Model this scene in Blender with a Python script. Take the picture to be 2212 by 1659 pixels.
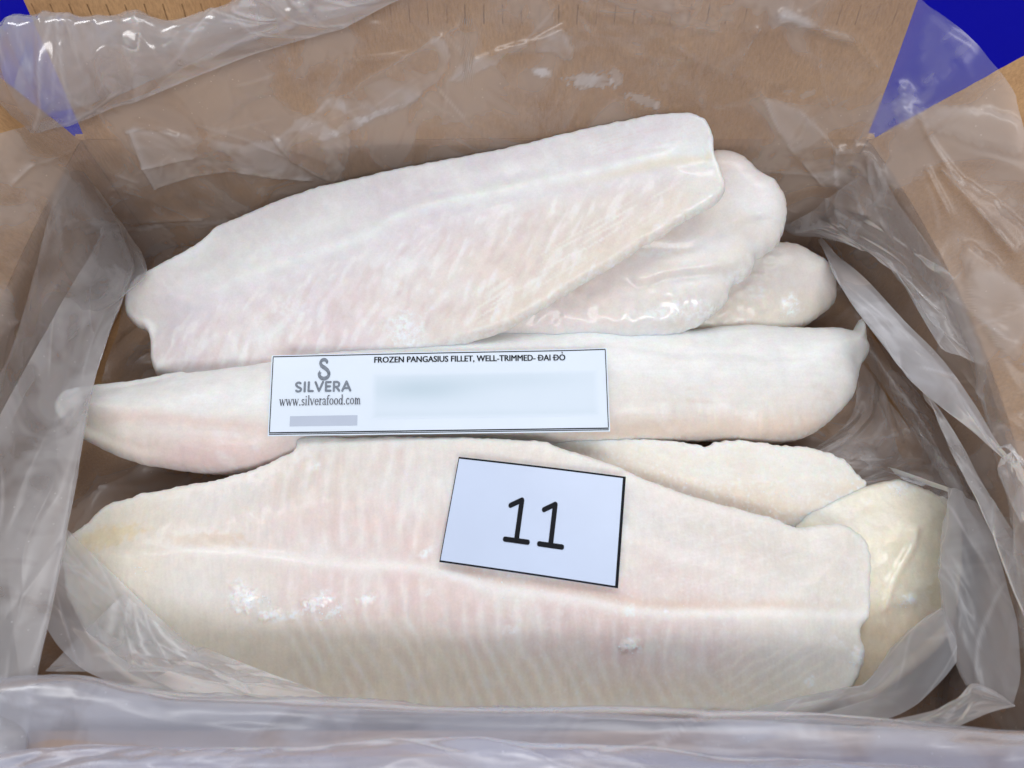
import bpy, math, random
import numpy as np
from mathutils import Vector
from mathutils.geometry import delaunay_2d_cdt

for o in list(bpy.data.objects):
    bpy.data.objects.remove(o)
random.seed(4)
scene = bpy.context.scene
COL = scene.collection

# ------------------------------------------------------------------ camera
CAM_POS = np.array([0.0, -0.151, 0.2776])
TILT = math.radians(27.0)                 # 63 degrees below the horizon
PW, PH, PF = 2212.0, 1659.0, 1593.0       # authoring pixel grid and focal length
cam_data = bpy.data.cameras.new('camera')
cam_data.sensor_width = 36.0
cam_data.lens = 36.0 * PF / PW
cam_data.clip_start = 0.01
cam_data.clip_end = 50
cam_data.dof.use_dof = True
cam_data.dof.focus_distance = 0.35
cam_data.dof.aperture_fstop = 11.0
cam = bpy.data.objects.new('camera', cam_data)
cam.location = CAM_POS
cam.rotation_euler = (TILT, 0, 0)
COL.objects.link(cam)
scene.camera = cam

# ------------------------------------------------------------------ room light
world = bpy.data.worlds.new('World')
scene.world = world
world.use_nodes = True
bg = world.node_tree.nodes['Background']
bg.inputs[0].default_value = (0.90, 0.93, 1.0, 1)
bg.inputs[1].default_value = 0.36


def area_lamp(name, loc, target, sx, sy, power, color):
    d = bpy.data.lights.new(name, 'AREA')
    d.shape = 'RECTANGLE'
    d.size, d.size_y = sx, sy
    d.energy = power
    d.color = color
    o = bpy.data.objects.new(name, d)
    o.location = loc
    o.rotation_euler = (Vector(target) - Vector(loc)).to_track_quat('-Z', 'Y').to_euler()
    COL.objects.link(o)
    return o


area_lamp('ceiling_or_fill_light', (0.35, 0.62, 1.25), (0, 0, 0), 0.9, 0.5, 6.6, (0.975, 0.98, 0.995))
area_lamp('ceiling_or_fill_light', (-0.75, 0.55, 1.2), (0, 0, 0), 0.12, 0.9, 4.0, (0.975, 0.98, 0.995))
area_lamp('ceiling_or_fill_light', (0.1, -0.95, 1.05), (0, 0, 0), 1.0, 0.3, 9.5, (0.99, 0.97, 0.97))  # added fill lamp in front to brighten the back wall, no ceiling fitting

scene.view_settings.view_transform = 'Standard'
scene.view_settings.look = 'None'
scene.view_settings.exposure = 0.04
scene.view_settings.gamma = 1.0
scene.render.engine = 'CYCLES'
scene.cycles.use_denoising = True
scene.cycles.use_adaptive_sampling = True
scene.cycles.adaptive_threshold = 0.03
scene.cycles.max_bounces = 10
scene.cycles.transparent_max_bounces = 24
scene.cycles.diffuse_bounces = 4
scene.cycles.glossy_bounces = 2
scene.cycles.caustics_reflective = False
scene.cycles.caustics_refractive = False

# ------------------------------------------------------------------ geometry helpers
AX_R = np.array([1.0, 0, 0])
AX_U = np.array([0, math.cos(TILT), math.sin(TILT)])
AX_F = np.array([0, math.sin(TILT), -math.cos(TILT)])


def project(p):
    d = np.asarray(p, float) - CAM_POS
    dz = d @ AX_F
    return np.stack([PW / 2 + PF * (d @ AX_R) / dz, PH / 2 - PF * (d @ AX_U) / dz], -1)


def ray(px, py):
    px, py = np.asarray(px, float), np.asarray(py, float)
    return (((px - PW / 2) / PF)[..., None] * AX_R + ((PH / 2 - py) / PF)[..., None] * AX_U + AX_F)


def at_z(px, py, z):
    d = ray(px, py)
    k = (np.asarray(z, float) - CAM_POS[2]) / d[..., 2]
    return CAM_POS + d * k[..., None]


def at_plane(px, py, p0, n):
    d = ray(px, py)
    k = ((np.asarray(p0) - CAM_POS) @ n) / (d @ n)
    return CAM_POS + d * k[..., None]


_rng = np.random.RandomState(11)
PERM = np.concatenate([_rng.permutation(256)] * 3)
GRAD = _rng.normal(size=(256, 3))
GRAD /= np.linalg.norm(GRAD, axis=1)[:, None]


def noise(p):
    """gradient noise, p (...,3) -> about -0.7..0.7"""
    p = np.asarray(p, float)
    i = np.floor(p).astype(int)
    f = p - i
    u = f * f * f * (f * (f * 6 - 15) + 10)
    i &= 255
    out = 0
    for dx in (0, 1):
        for dy in (0, 1):
            for dz in (0, 1):
                h = PERM[PERM[PERM[i[..., 0] + dx & 255] + (i[..., 1] + dy & 255)] + (i[..., 2] + dz & 255)]
                g = GRAD[h]
                v = g[..., 0] * (f[..., 0] - dx) + g[..., 1] * (f[..., 1] - dy) + g[..., 2] * (f[..., 2] - dz)
                w = (u[..., 0] if dx else 1 - u[..., 0]) * (u[..., 1] if dy else 1 - u[..., 1]) * (u[..., 2] if dz else 1 - u[..., 2])
                out = out + v * w
    return out * 1.5


def n2(x, y, seed=0.0):
    return noise(np.stack([x, y, np.full_like(x, seed * 7.13 + 0.37)], -1))


def fbm(x, y, seed=0.0, oct=4, gain=0.5):
    s, a, t = 0, 1.0, 0
    for k in range(oct):
        s = s + a * n2(x * 2 ** k, y * 2 ** k, seed + k * 3.1)
        t += a
        a *= gain
    return s / t


def smooth(a, b, x):
    t = np.clip((x - a) / (b - a), 0, 1)
    return t * t * (3 - 2 * t)


def catmull(pts, n, closed=False):
    """resample a polyline (any dims) to n points by arc length along a Catmull-Rom curve"""
    P = np.asarray(pts, float)
    m = len(P)
    if m == 2 and not closed:
        t = np.linspace(0, 1, n)[:, None]
        return P[0] * (1 - t) + P[1] * t
    segs = m if closed else m - 1
    dense = []
    for i in range(segs):
        if closed:
            p0, p1, p2, p3 = P[(i - 1) % m], P[i], P[(i + 1) % m], P[(i + 2) % m]
        else:
            p1, p2 = P[i], P[i + 1]
            p0 = P[i - 1] if i else 2 * p1 - p2
            p3 = P[i + 2] if i + 2 < m else 2 * p2 - p1
        k = 16
        # centripetal tangents keep corners tight
        d1 = max(np.linalg.norm(p2 - p1), 1e-9)
        d0 = max(np.linalg.norm(p1 - p0), 1e-9)
        d2 = max(np.linalg.norm(p3 - p2), 1e-9)
        m1 = (p2 - p0) / (d0 + d1) * d1
        m2 = (p3 - p1) / (d1 + d2) * d1
        t = np.linspace(0, 1, k, endpoint=False)[:, None]
        h = (2 * t**3 - 3 * t**2 + 1) * p1 + (t**3 - 2 * t**2 + t) * m1 + (-2 * t**3 + 3 * t**2) * p2 + (t**3 - t**2) * m2
        dense.append(h)
    dense.append(P[:1] if closed else P[-1:])
    D = np.concatenate(dense)
    L = np.concatenate([[0], np.cumsum(np.linalg.norm(np.diff(D, axis=0), axis=1))])
    q = np.linspace(0, L[-1], n, endpoint=not closed)
    return np.stack([np.interp(q, L, D[:, c]) for c in range(D.shape[1])], -1)


def poly_dist(px, py, poly, closed=True):
    """distance to a polyline and, when closed, inside test"""
    a = poly
    b = np.roll(poly, -1, 0) if closed else poly[1:]
    if not closed:
        a = poly[:-1]
    best = np.full(px.shape, 1e18)
    inside = np.zeros(px.shape, bool)
    for (x0, y0), (x1, y1) in zip(a, b):
        dx, dy = x1 - x0, y1 - y0
        t = np.clip(((px - x0) * dx + (py - y0) * dy) / (dx * dx + dy * dy + 1e-18), 0, 1)
        best = np.minimum(best, (px - x0 - t * dx) ** 2 + (py - y0 - t * dy) ** 2)
        if closed:
            c = ((y0 > py) != (y1 > py))
            with np.errstate(divide='ignore', invalid='ignore'):
                xi = x0 + (py - y0) * dx / (dy if dy != 0 else 1e-18)
            inside ^= c & (px < xi)
    return np.sqrt(best), inside


def thing(name, label, cat, loc=(0, 0, 0), group=None):
    o = bpy.data.objects.new(name, None)
    o.empty_display_size = 0.02
    o.location = loc
    COL.objects.link(o)
    o['label'] = label
    o['category'] = cat
    if group:
        o['group'] = group
    return o


def mesh_obj(name, verts, faces, mat, parent=None, smooth_shade=True, colors=None, layers=None):
    me = bpy.data.meshes.new(name)
    V = np.asarray(verts, float)
    if parent is not None:
        V = V - np.array(parent.location)
    me.from_pydata(V.tolist(), [], [list(map(int, f)) for f in faces])
    if smooth_shade:
        me.polygons.foreach_set('use_smooth', np.ones(len(me.polygons), bool))
    if colors is not None:
        at = me.color_attributes.new('flesh', 'FLOAT_COLOR', 'POINT')
        c = np.ones((len(V), 4))
        c[:, :3] = colors
        at.data.foreach_set('color', c.ravel())
    for k, v in (layers or {}).items():
        at = me.attributes.new(k, 'FLOAT', 'POINT')
        at.data.foreach_set('value', np.asarray(v, float))
    me.materials.append(mat)
    me.update()
    o = bpy.data.objects.new(name, me)
    if parent is not None:
        o.parent = parent
    COL.objects.link(o)
    return o


def grid_faces(nu, nv, off=0):
    i, j = np.meshgrid(np.arange(nu - 1), np.arange(nv - 1), indexing='ij')
    a = (i * nv + j).ravel() + off
    return np.stack([a, a + nv, a + nv + 1, a + 1], -1)


# ------------------------------------------------------------------ materials
def new_mat(name):
    m = bpy.data.materials.new(name)
    m.use_nodes = True
    nt = m.node_tree
    nt.nodes.clear()
    out = nt.nodes.new('ShaderNodeOutputMaterial')
    return m, nt, out


def N(nt, kind, **kw):
    n = nt.nodes.new(kind)
    for k, v in kw.items():
        if k.startswith('i_'):
            key = k[2:]
            n.inputs[int(key) if key.isdigit() else key.replace('_', ' ')].default_value = v
        else:
            setattr(n, k, v)
    return n


def ramp(nt, fac, stops):
    r = nt.nodes.new('ShaderNodeValToRGB')
    el = r.color_ramp.elements
    while len(el) < len(stops):
        el.new(0.5)
    for e, (p, c) in zip(el, stops):
        e.position = p
        e.color = c if len(c) == 4 else (*c, 1)
    nt.links.new(fac, r.inputs[0])
    return r.outputs[0]


def mixc(nt, fac, a, b, mode='MIX'):
    m = nt.nodes.new('ShaderNodeMix')
    m.data_type = 'RGBA'
    m.blend_type = mode
    for sock, v in ((m.inputs[0], fac), (m.inputs[6], a), (m.inputs[7], b)):
        if hasattr(v, 'links'):
            nt.links.new(v, sock)
        elif isinstance(v, (int, float)):
            sock.default_value = v
        else:
            sock.default_value = (*v, 1) if len(v) == 3 else v
    return m.outputs[2]


def math_node(nt, op, a, b=None, clamp=False):
    m = nt.nodes.new('ShaderNodeMath')
    m.operation = op
    m.use_clamp = clamp
    for sock, v in ((m.inputs[0], a), (m.inputs[1], b)):
        if v is None:
            continue
        if hasattr(v, 'links'):
            nt.links.new(v, sock)
        else:
            sock.default_value = v
    return m.outputs[0]


def fish_material():
    m, nt, out = new_mat('frozen_fish_flesh')
    L = nt.links
    tc = N(nt, 'ShaderNodeTexCoord')
    at = N(nt, 'ShaderNodeAttribute', attribute_name='flesh')
    fr = N(nt, 'ShaderNodeAttribute', attribute_name='frost')
    gl = N(nt, 'ShaderNodeAttribute', attribute_name='glaze')
    nz = N(nt, 'ShaderNodeTexNoise', i_Scale=420.0, i_Detail=5.0, i_Roughness=0.65)
    L.new(tc.outputs['Object'], nz.inputs['Vector'])
    nz2 = N(nt, 'ShaderNodeTexNoise', i_Scale=130.0, i_Detail=6.0, i_Roughness=0.72)
    L.new(tc.outputs['Object'], nz2.inputs['Vector'])
    vo = N(nt, 'ShaderNodeTexVoronoi', i_Scale=520.0)
    L.new(tc.outputs['Object'], vo.inputs['Vector'])
    # fine mottling of the flesh
    mott = ramp(nt, nz2.outputs['Fac'], [(0.3, (0.94, 0.935, 0.93)), (0.7, (1.05, 1.045, 1.04))])
    nz3 = N(nt, 'ShaderNodeTexNoise', i_Scale=1000.0, i_Detail=3.0, i_Roughness=0.7)
    L.new(tc.outputs['Object'], nz3.inputs['Vector'])
    col = mixc(nt, 1.0, at.outputs['Color'], mott, 'MULTIPLY')
    col = mixc(nt, 1.0, col, ramp(nt, nz3.outputs['Fac'], [(0.3, (0.965, 0.96, 0.955)), (0.7, (1.025, 1.025, 1.025))]), 'MULTIPLY')
    # white frost crystals; the tiny glints are painted in as pale specks
    grain = ramp(nt, nz.outputs['Fac'], [(0.42, (0, 0, 0)), (0.62, (1, 1, 1))])
    fmask = math_node(nt, 'MULTIPLY', fr.outputs['Fac'], math_node(nt, 'ADD', 0.25, grain))
    speck = ramp(nt, vo.outputs['Distance'], [(0.0, (1, 1, 1)), (0.16, (0, 0, 0))])
    sparse = ramp(nt, nz2.outputs['Fac'], [(0.55, (0, 0, 0)), (0.68, (1, 1, 1))])
    sp = math_node(nt, 'MULTIPLY', math_node(nt, 'MULTIPLY', speck, sparse), 0.8)
    fsum = math_node(nt, 'ADD', fmask, sp, True)
    col = mixc(nt, fsum, col, (0.90, 0.93, 0.95))
    b = N(nt, 'ShaderNodeBsdfPrincipled')
    L.new(col, b.inputs['Base Color'])
    b.inputs['Subsurface Weight'].default_value = 0.75
    b.inputs['Subsurface Radius'].default_value = (1.0, 0.58, 0.38)
    b.inputs['Subsurface Scale'].default_value = 0.0055
    b.inputs['IOR'].default_value = 1.35
    ro = math_node(nt, 'SUBTRACT', 0.52, math_node(nt, 'MULTIPLY', gl.outputs['Fac'], 0.36))
    ro = math_node(nt, 'ADD', ro, math_node(nt, 'MULTIPLY', nz2.outputs['Fac'], 0.1))
    ro = math_node(nt, 'ADD', ro, math_node(nt, 'MULTIPLY', fsum, 0.3), True)
    L.new(ro, b.inputs['Roughness'])
    L.new(math_node(nt, 'MULTIPLY', gl.outputs['Fac'], 0.7), b.inputs['Coat Weight'])
    b.inputs['Coat Roughness'].default_value = 0.12
    bp = N(nt, 'ShaderNodeBump', i_Strength=0.3, i_Distance=0.0005)
    hsum = math_node(nt, 'ADD', math_node(nt, 'MULTIPLY', nz.outputs['Fac'], 0.45), math_node(nt, 'MULTIPLY', nz2.outputs['Fac'], 1.0))
    L.new(hsum, bp.inputs['Height'])
    L.new(bp.outputs[0], b.inputs['Normal'])
    L.new(b.outputs[0], out.inputs[0])
    return m


def card_material():
    m, nt, out = new_mat('kraft_cardboard')
    L = nt.links
    tc = N(nt, 'ShaderNodeTexCoord')
    mp = N(nt, 'ShaderNodeMapping')
    mp.inputs['Scale'].default_value = (1, 1, 0.22)
    L.new(tc.outputs['Object'], mp.inputs['Vector'])
    fib = N(nt, 'ShaderNodeTexNoise', i_Scale=900.0, i_Detail=5.0, i_Roughness=0.7)
    L.new(mp.outputs[0], fib.inputs['Vector'])
    big = N(nt, 'ShaderNodeTexNoise', i_Scale=22.0, i_Detail=5.0, i_Roughness=0.6)
    L.new(tc.outputs['Object'], big.inputs['Vector'])
    c = ramp(nt, big.outputs['Fac'], [(0.3, (0.43, 0.245, 0.120)), (0.7, (0.58, 0.355, 0.180))])
    f = ramp(nt, fib.outputs['Fac'], [(0.3, (0.78, 0.76, 0.74)), (0.7, (1.12, 1.12, 1.12))])
    c = mixc(nt, 1.0, c, f, 'MULTIPLY')
    # crush marks of the corrugator: rows of short cuts, stored per vertex row as an attribute
    du = N(nt, 'ShaderNodeAttribute', attribute_name='mark_u')
    dv = N(nt, 'ShaderNodeAttribute', attribute_name='mark_v')
    nzu = math_node(nt, 'MULTIPLY', math_node(nt, 'SUBTRACT', big.outputs['Fac'], 0.5), 0.3)
    fu = math_node(nt, 'ABSOLUTE', math_node(nt, 'SUBTRACT', math_node(nt, 'FRACT', math_node(nt, 'ADD', du.outputs['Fac'], nzu)), 0.5))
    inu = math_node(nt, 'LESS_THAN', fu, 0.042)
    inv = math_node(nt, 'LESS_THAN', math_node(nt, 'ABSOLUTE', math_node(nt, 'ADD', dv.outputs['Fac'], nzu)), 0.5)
    cut = math_node(nt, 'MULTIPLY', inu, inv)
    cut = math_node(nt, 'MULTIPLY', cut, math_node(nt, 'MULTIPLY', ramp(nt, fib.outputs['Fac'], [(0.25, (1, 1, 1)), (0.75, (0.35, 0.35, 0.35))]), 0.85))
    cut = math_node(nt, 'MULTIPLY', cut, ramp(nt, big.outputs['Fac'], [(0.38, (0.15, 0.15, 0.15)), (0.58, (1, 1, 1))]))
    c = mixc(nt, cut, c, (0.10, 0.05, 0.02))
    b = N(nt, 'ShaderNodeBsdfPrincipled', i_Roughness=0.85)
    b.inputs['Specular IOR Level'].default_value = 0.25
    L.new(c, b.inputs['Base Color'])
    bp = N(nt, 'ShaderNodeBump', i_Strength=0.35, i_Distance=0.0006)
    L.new(math_node(nt, 'SUBTRACT', fib.outputs['Fac'], math_node(nt, 'MULTIPLY', cut, 2.0)), bp.inputs['Height'])
    L.new(bp.outputs[0], b.inputs['Normal'])
    L.new(b.outputs[0], out.inputs[0])
    return m


def film_material(name, haze, cling=0.5, rough=0.3, gloss=0.8, tint=(0.89, 0.895, 0.93)):
    m, nt, out = new_mat(name)
    L = nt.links
    tc = N(nt, 'ShaderNodeTexCoord')
    nz = N(nt, 'ShaderNodeTexNoise', i_Scale=24.0, i_Detail=3.0, i_Roughness=0.6, i_Distortion=0.6)
    L.new(tc.outputs['Object'], nz.inputs['Vector'])
    vo = N(nt, 'ShaderNodeTexVoronoi', i_Scale=230.0)
    L.new(tc.outputs['Object'], vo.inputs['Vector'])
    mk = N(nt, 'ShaderNodeAttribute', attribute_name='milk')
    # wet film clings and clears, dry film stays milky
    hz = ramp(nt, nz.outputs['Fac'], [(0.44, (1 - cling,) * 3), (0.56, (1.0,) * 3)])
    hz = math_node(nt, 'MULTIPLY', math_node(nt, 'MULTIPLY', hz, haze), mk.outputs['Fac'])
    drop = ramp(nt, vo.outputs['Distance'], [(0.0, (1, 1, 1)), (0.10, (0, 0, 0))])
    dsel = ramp(nt, nz.outputs['Fac'], [(0.50, (0, 0, 0)), (0.54, (1, 1, 1))])
    hz = math_node(nt, 'ADD', hz, math_node(nt, 'MULTIPLY', math_node(nt, 'MULTIPLY', drop, dsel), 0.35))
    # a slanted film is a longer way through: more milk
    lw = N(nt, 'ShaderNodeLayerWeight', i_Blend=0.3)
    hz = math_node(nt, 'ADD', hz, math_node(nt, 'MULTIPLY', lw.outputs['Facing'], 0.12))
    hz = math_node(nt, 'MINIMUM', hz, 0.85)
    df = N(nt, 'ShaderNodeBsdfDiffuse', i_Color=(*tint, 1))
    tl = N(nt, 'ShaderNodeBsdfTranslucent', i_Color=(*tint, 1))
    milk = N(nt, 'ShaderNodeMixShader', i_0=0.4)
    L.new(df.outputs[0], milk.inputs[1])
    L.new(tl.outputs[0], milk.inputs[2])
    tr = N(nt, 'ShaderNodeBsdfTransparent', i_Color=(0.98, 0.98, 0.985, 1))
    body = N(nt, 'ShaderNodeMixShader')
    L.new(hz, body.inputs[0])
    L.new(tr.outputs[0], body.inputs[1])
    L.new(milk.outputs[0], body.inputs[2])
    gs = N(nt, 'ShaderNodeBsdfGlossy', i_Color=(1, 1, 1, 1), i_Roughness=rough)
    fre = N(nt, 'ShaderNodeFresnel', i_IOR=1.45)
    fac = math_node(nt, 'MINIMUM', math_node(nt, 'MULTIPLY', fre.outputs[0], gloss), 0.4)
    fin = N(nt, 'ShaderNodeMixShader')
    L.new(fac, fin.inputs[0])
    L.new(body.outputs[0], fin.inputs[1])
    L.new(gs.outputs[0], fin.inputs[2])
    L.new(fin.outputs[0], out.inputs[0])
    return m


def plain_material(name, color, rough=0.5, noise_amt=0.06, scale=60.0, coat=0.0, spec=0.5):
    m, nt, out = new_mat(name)
    L = nt.links
    tc = N(nt, 'ShaderNodeTexCoord')
    nz = N(nt, 'ShaderNodeTexNoise', i_Scale=scale, i_Detail=4.0)
    L.new(tc.outputs['Object'], nz.inputs['Vector'])
    v = ramp(nt, nz.outputs['Fac'], [(0.3, (1 - noise_amt,) * 3), (0.7, (1 + noise_amt,) * 3)])
    b = N(nt, 'ShaderNodeBsdfPrincipled', i_Roughness=rough)
    b.inputs['Coat Weight'].default_value = coat
    b.inputs['Coat Roughness'].default_value = 0.2
    b.inputs['Specular IOR Level'].default_value = spec
    L.new(mixc(nt, 1.0, color, v, 'MULTIPLY'), b.inputs['Base Color'])
    L.new(b.outputs[0], out.inputs[0])
    return m


M_FISH = fish_material()
M_CARD = card_material()
M_FILM = film_material('milky_film', 0.32, rough=0.24)
M_FILM_THICK = film_material('milky_film_dry', 0.40, cling=0.3, tint=(0.88, 0.89, 0.94))
M_FILM_FRONT = film_material('milky_film_front', 0.47, cling=0.35, rough=0.25, gloss=1.0, tint=(0.76, 0.785, 0.90))
M_FILM_GLOSS = film_material('milky_film_glossy', 0.32, cling=0.2, rough=0.13, gloss=1.5, tint=(0.88, 0.89, 0.94))
M_FILM_CLEAR = film_material('milky_film_wet', 0.20, cling=0.6)
M_BLUE = plain_material('blue_plastic', (0.0008, 0.0006, 0.31), 0.6, 0.04, 12.0, spec=0.06)
M_PAPER = plain_material('laminated_paper', (0.76, 0.86, 0.98), 0.45, 0.02, 25.0, coat=0.35)
M_INK = plain_material('black_ink', (0.004, 0.005, 0.009), 0.5, 0.15, 400.0, spec=0.15)
M_GREY_INK = plain_material('grey_ink', (0.19, 0.225, 0.28), 0.5, 0.25, 900.0)
M_NAVY_INK = plain_material('thin_dark_ink', (0.05, 0.055, 0.085), 0.5, 0.2, 900.0)
M_BLUR = plain_material('blurred_out_tone', (0.66, 0.78, 0.88), 0.5, 0.14, 16.0)
M_BLUR2 = plain_material('blurred_out_strip', (0.50, 0.57, 0.70), 0.5, 0.03, 60.0)

# ------------------------------------------------------------------ ground: blue plastic surface under the carton
FLOOR = -0.088
TABLE = FLOOR - 0.008
tb = mesh_obj('table_top', [(-3, -3, TABLE), (3, -3, TABLE), (3, 3, TABLE), (-3, 3, TABLE)], [(0, 1, 2, 3)], M_BLUE, smooth_shade=False)
tb['kind'] = 'structure'

# ------------------------------------------------------------------ the carton
XL, XR, YB, YF = -0.219, 0.181, 0.130, -0.1460
TH_B, TH_R, TH_L, TH_F = (math.radians(a) for a in (17, 43, 23, 165))
CT = 0.004


def bulge(side, y, z):
    k = np.clip(1 - (np.asarray(y) / 0.1295) ** 2, 0, 1)
    lower = 0.6 + 0.4 * smooth(0.0, -0.03, np.asarray(z))
    amp = 0.032 if side > 0 else 0.014
    drift = (0.014 if side > 0 else 0.010) * np.clip((0.13 - np.asarray(y)) / 0.26, 0, 1)
    return (amp * k + drift) * lower


box = thing('cardboard_box', 'open brown corrugated cardboard carton with its flaps folded out, lined with film', 'box', (0, 0, FLOOR - 0.004))


def slab(name, P, nrm, parent, marks=None, thick=CT):
    """a board: P (nu,nv,3) inner face, nrm outward direction grid"""
    nu, nv = P.shape[:2]
    A = P.reshape(-1, 3)
    B = (P + nrm * thick).reshape(-1, 3)
    f = grid_faces(nu, nv)
    k = nu * nv
    F = [tuple(q) for q in f] + [tuple(q[::-1] + k) for q in f]
    rim = [(i, 0) for i in range(nu)] + [(nu - 1, j) for j in range(1, nv)] + [(i, nv - 1) for i in range(nu - 2, -1, -1)] + [(0, j) for j in range(nv - 2, 0, -1)]
    ids = [i * nv + j for i, j in rim]
    for a, b in zip(ids, ids[1:] + ids[:1]):
        F.append((b, a, a + k, b + k))
    lay = None
    if marks is not None:
        lay = {'mark_u': np.concatenate([marks[0].ravel()] * 2), 'mark_v': np.concatenate([marks[1].ravel()] * 2)}
    else:
        lay = {'mark_u': np.zeros(2 * k), 'mark_v': np.full(2 * k, 9.0)}
    o = mesh_obj(name, np.concatenate([A, B]), F, M_CARD, parent, smooth_shade=False, layers=lay)
    return o


def wall_grid(fn, us, vs):
    U, V = np.meshgrid(us, vs, indexing='ij')
    return fn(U, V), U, V


ZW = np.linspace(FLOOR - CT, -0.0002, 14)
# back wall
P, U, V = wall_grid(lambda x, z: np.stack([x, np.full_like(x, YB) + 0.0008 * n2(x * 20, z * 20), z], -1), np.linspace(XL - CT, XR + CT, 40), ZW)
slab('wall', P, np.broadcast_to([0, 1.0, 0], P.shape), box)
P, U, V = wall_grid(lambda x, z: np.stack([x, np.full_like(x, YF), z], -1), np.linspace(XL - 0.020, XR + 0.024, 40), ZW)
slab('wall', P, np.broadcast_to([0, -1.0, 0], P.shape), box)
ys = np.linspace(YF, YB - 0.0005, 40)
P, U, V = wall_grid(lambda y, z: np.stack([XL - bulge(-1, y, z), y, z], -1), ys, ZW)
slab('wall', P, np.broadcast_to([-1.0, 0, 0], P.shape), box)
P, U, V = wall_grid(lambda y, z: np.stack([XR + bulge(1, y, z), y, z], -1), ys, ZW)
slab('wall', P, np.broadcast_to([1.0, 0, 0], P.shape), box)
P, U, V = wall_grid(lambda t, y: np.stack([(XL - bulge(-1, y, -.05)) * (1 - t) + (XR + bulge(1, y, -.05)) * t, y, np.full_like(t, FLOOR)], -1), np.linspace(0, 1, 6), np.linspace(YF + 0.001, YB - 0.001, 40))
slab('base', P, np.broadcast_to([0, 0, -1.0], P.shape), box, thick=CT * 0.95)


def flap(side, length):
    s = np.linspace(0.0002, length, 30)
    if side == 'back':
        us = np.linspace(XL + 0.002, XR - 0.001, 90)
        th = TH_B
        f = lambda u, s: np.stack([u, YB + s * math.sin(th) + 0.0015 * n2(u * 12, s * 14, 3), s * math.cos(th)], -1)
        n = np.array([0, math.cos(th), -math.sin(th)])
    elif side == 'front':
        us = np.linspace(XL - 0.01, XR + 0.01, 40)
        th = TH_F
        f = lambda u, s: np.stack([u, YF - s * math.sin(th), s * math.cos(th)], -1)
        n = np.array([0, -math.cos(th), -math.sin(th)])
    else:
        sg = 1 if side == 'right' else -1
        th = TH_R if sg > 0 else TH_L
        us = np.linspace(YF + 0.002, YB - 0.001, 60)
        f = lambda u, s: np.stack([(XR if sg > 0 else XL) + sg * (bulge(sg, u, 0.0) + s * math.sin(th)), u + 0.0007 * n2(s * 160, s * 0 + 2.2, 5) * np.clip((np.abs(u) - 0.126) / 0.004, 0, 1), s * math.cos(th)], -1)
        n = np.array([sg * math.cos(th), 0, -math.sin(th)])
    P, U, V = wall_grid(f, us, s)
    marks = None
    if side == 'back':
        row = np.abs(V - 0.060)
        marks = (U / 0.0084, (V - 0.0605) / 0.0085)
    elif side == 'right':
        marks = (U / 0.0084, (V - 0.088) / 0.012)
    o = slab('flap', P, np.broadcast_to(n, P.shape), box, marks)
    return o


flap('back', 0.125)
flap('right', 0.13)
flap('left', 0.13)
flap('front', 0.12)

# ------------------------------------------------------------------ the bag
bag = thing('plastic_liner_bag', 'translucent milky plastic bag lining the carton, crumpled and folded over its rim', 'plastic bag', (0, 0, FLOOR))


def crease_field(x, y, n, seed, ext, amp=0.004, wid=0.012, spread=90.0):
    """sharp straight creases with random direction; x,y in metres"""
    r = np.random.RandomState(seed)
    x0, x1, y0, y1 = ext
    out = np.zeros_like(x)
    for _ in range(n):
        cx, cy = r.uniform(x0, x1), r.uniform(y0, y1)
        a = math.radians(r.uniform(-spread, spread))
        ln = r.uniform(0.015, 0.07) * (1 if spread > 60 else 1.6)
        d = -(x - cx) * math.sin(a) + (y - cy) * math.cos(a)
        t = (x - cx) * math.cos(a) + (y - cy) * math.sin(a)
        d = d + 0.0015 * np.sin(t * r.uniform(60, 160) + r.uniform(0, 6))
        w = wid * r.uniform(0.25, 1.0)
        side = np.where(d > 0, r.uniform(0.3, 1.6), 1.0)
        out += r.choice([-1, 1, 1]) * amp * r.uniform(0.25, 1) * np.exp(-np.abs(d) * side / w) * np.exp(-(t / ln) ** 2)
    return out


def crease_lines(x, y, n, seed, ext, length=0.03, spread=90.0):
    """thin sharp pressed lines: returns a height field and a line mask"""
    r = np.random.RandomState(seed)
    x0, x1, y0, y1 = ext
    h, k = np.zeros_like(x), np.zeros_like(x)
    for _ in range(n):
        cx, cy = r.uniform(x0, x1), r.uniform(y0, y1)
        a = math.radians(r.uniform(-spread, spread))
        ln = length * r.uniform(.3, 1.2)
        bend = r.uniform(-6, 6)
        t = (x - cx) * math.cos(a) + (y - cy) * math.sin(a)
        d = -(x - cx) * math.sin(a) + (y - cy) * math.cos(a) + bend * t * t
        win = smooth(1.0, .55, np.abs(t) / ln)
        h += r.uniform(.3, 1) * np.exp(-np.abs(d) / 0.0022) * win
        k = np.maximum(k, r.uniform(.3, 1) * np.exp(-(d / 0.0007) ** 2) * win)
    return h, k


def grid_normals(P):
    du = np.gradient(P, axis=0)
    dv = np.gradient(P, axis=1)
    n = np.cross(du, dv)
    return n / (np.linalg.norm(n, axis=-1, keepdims=True) + 1e-12)


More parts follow.
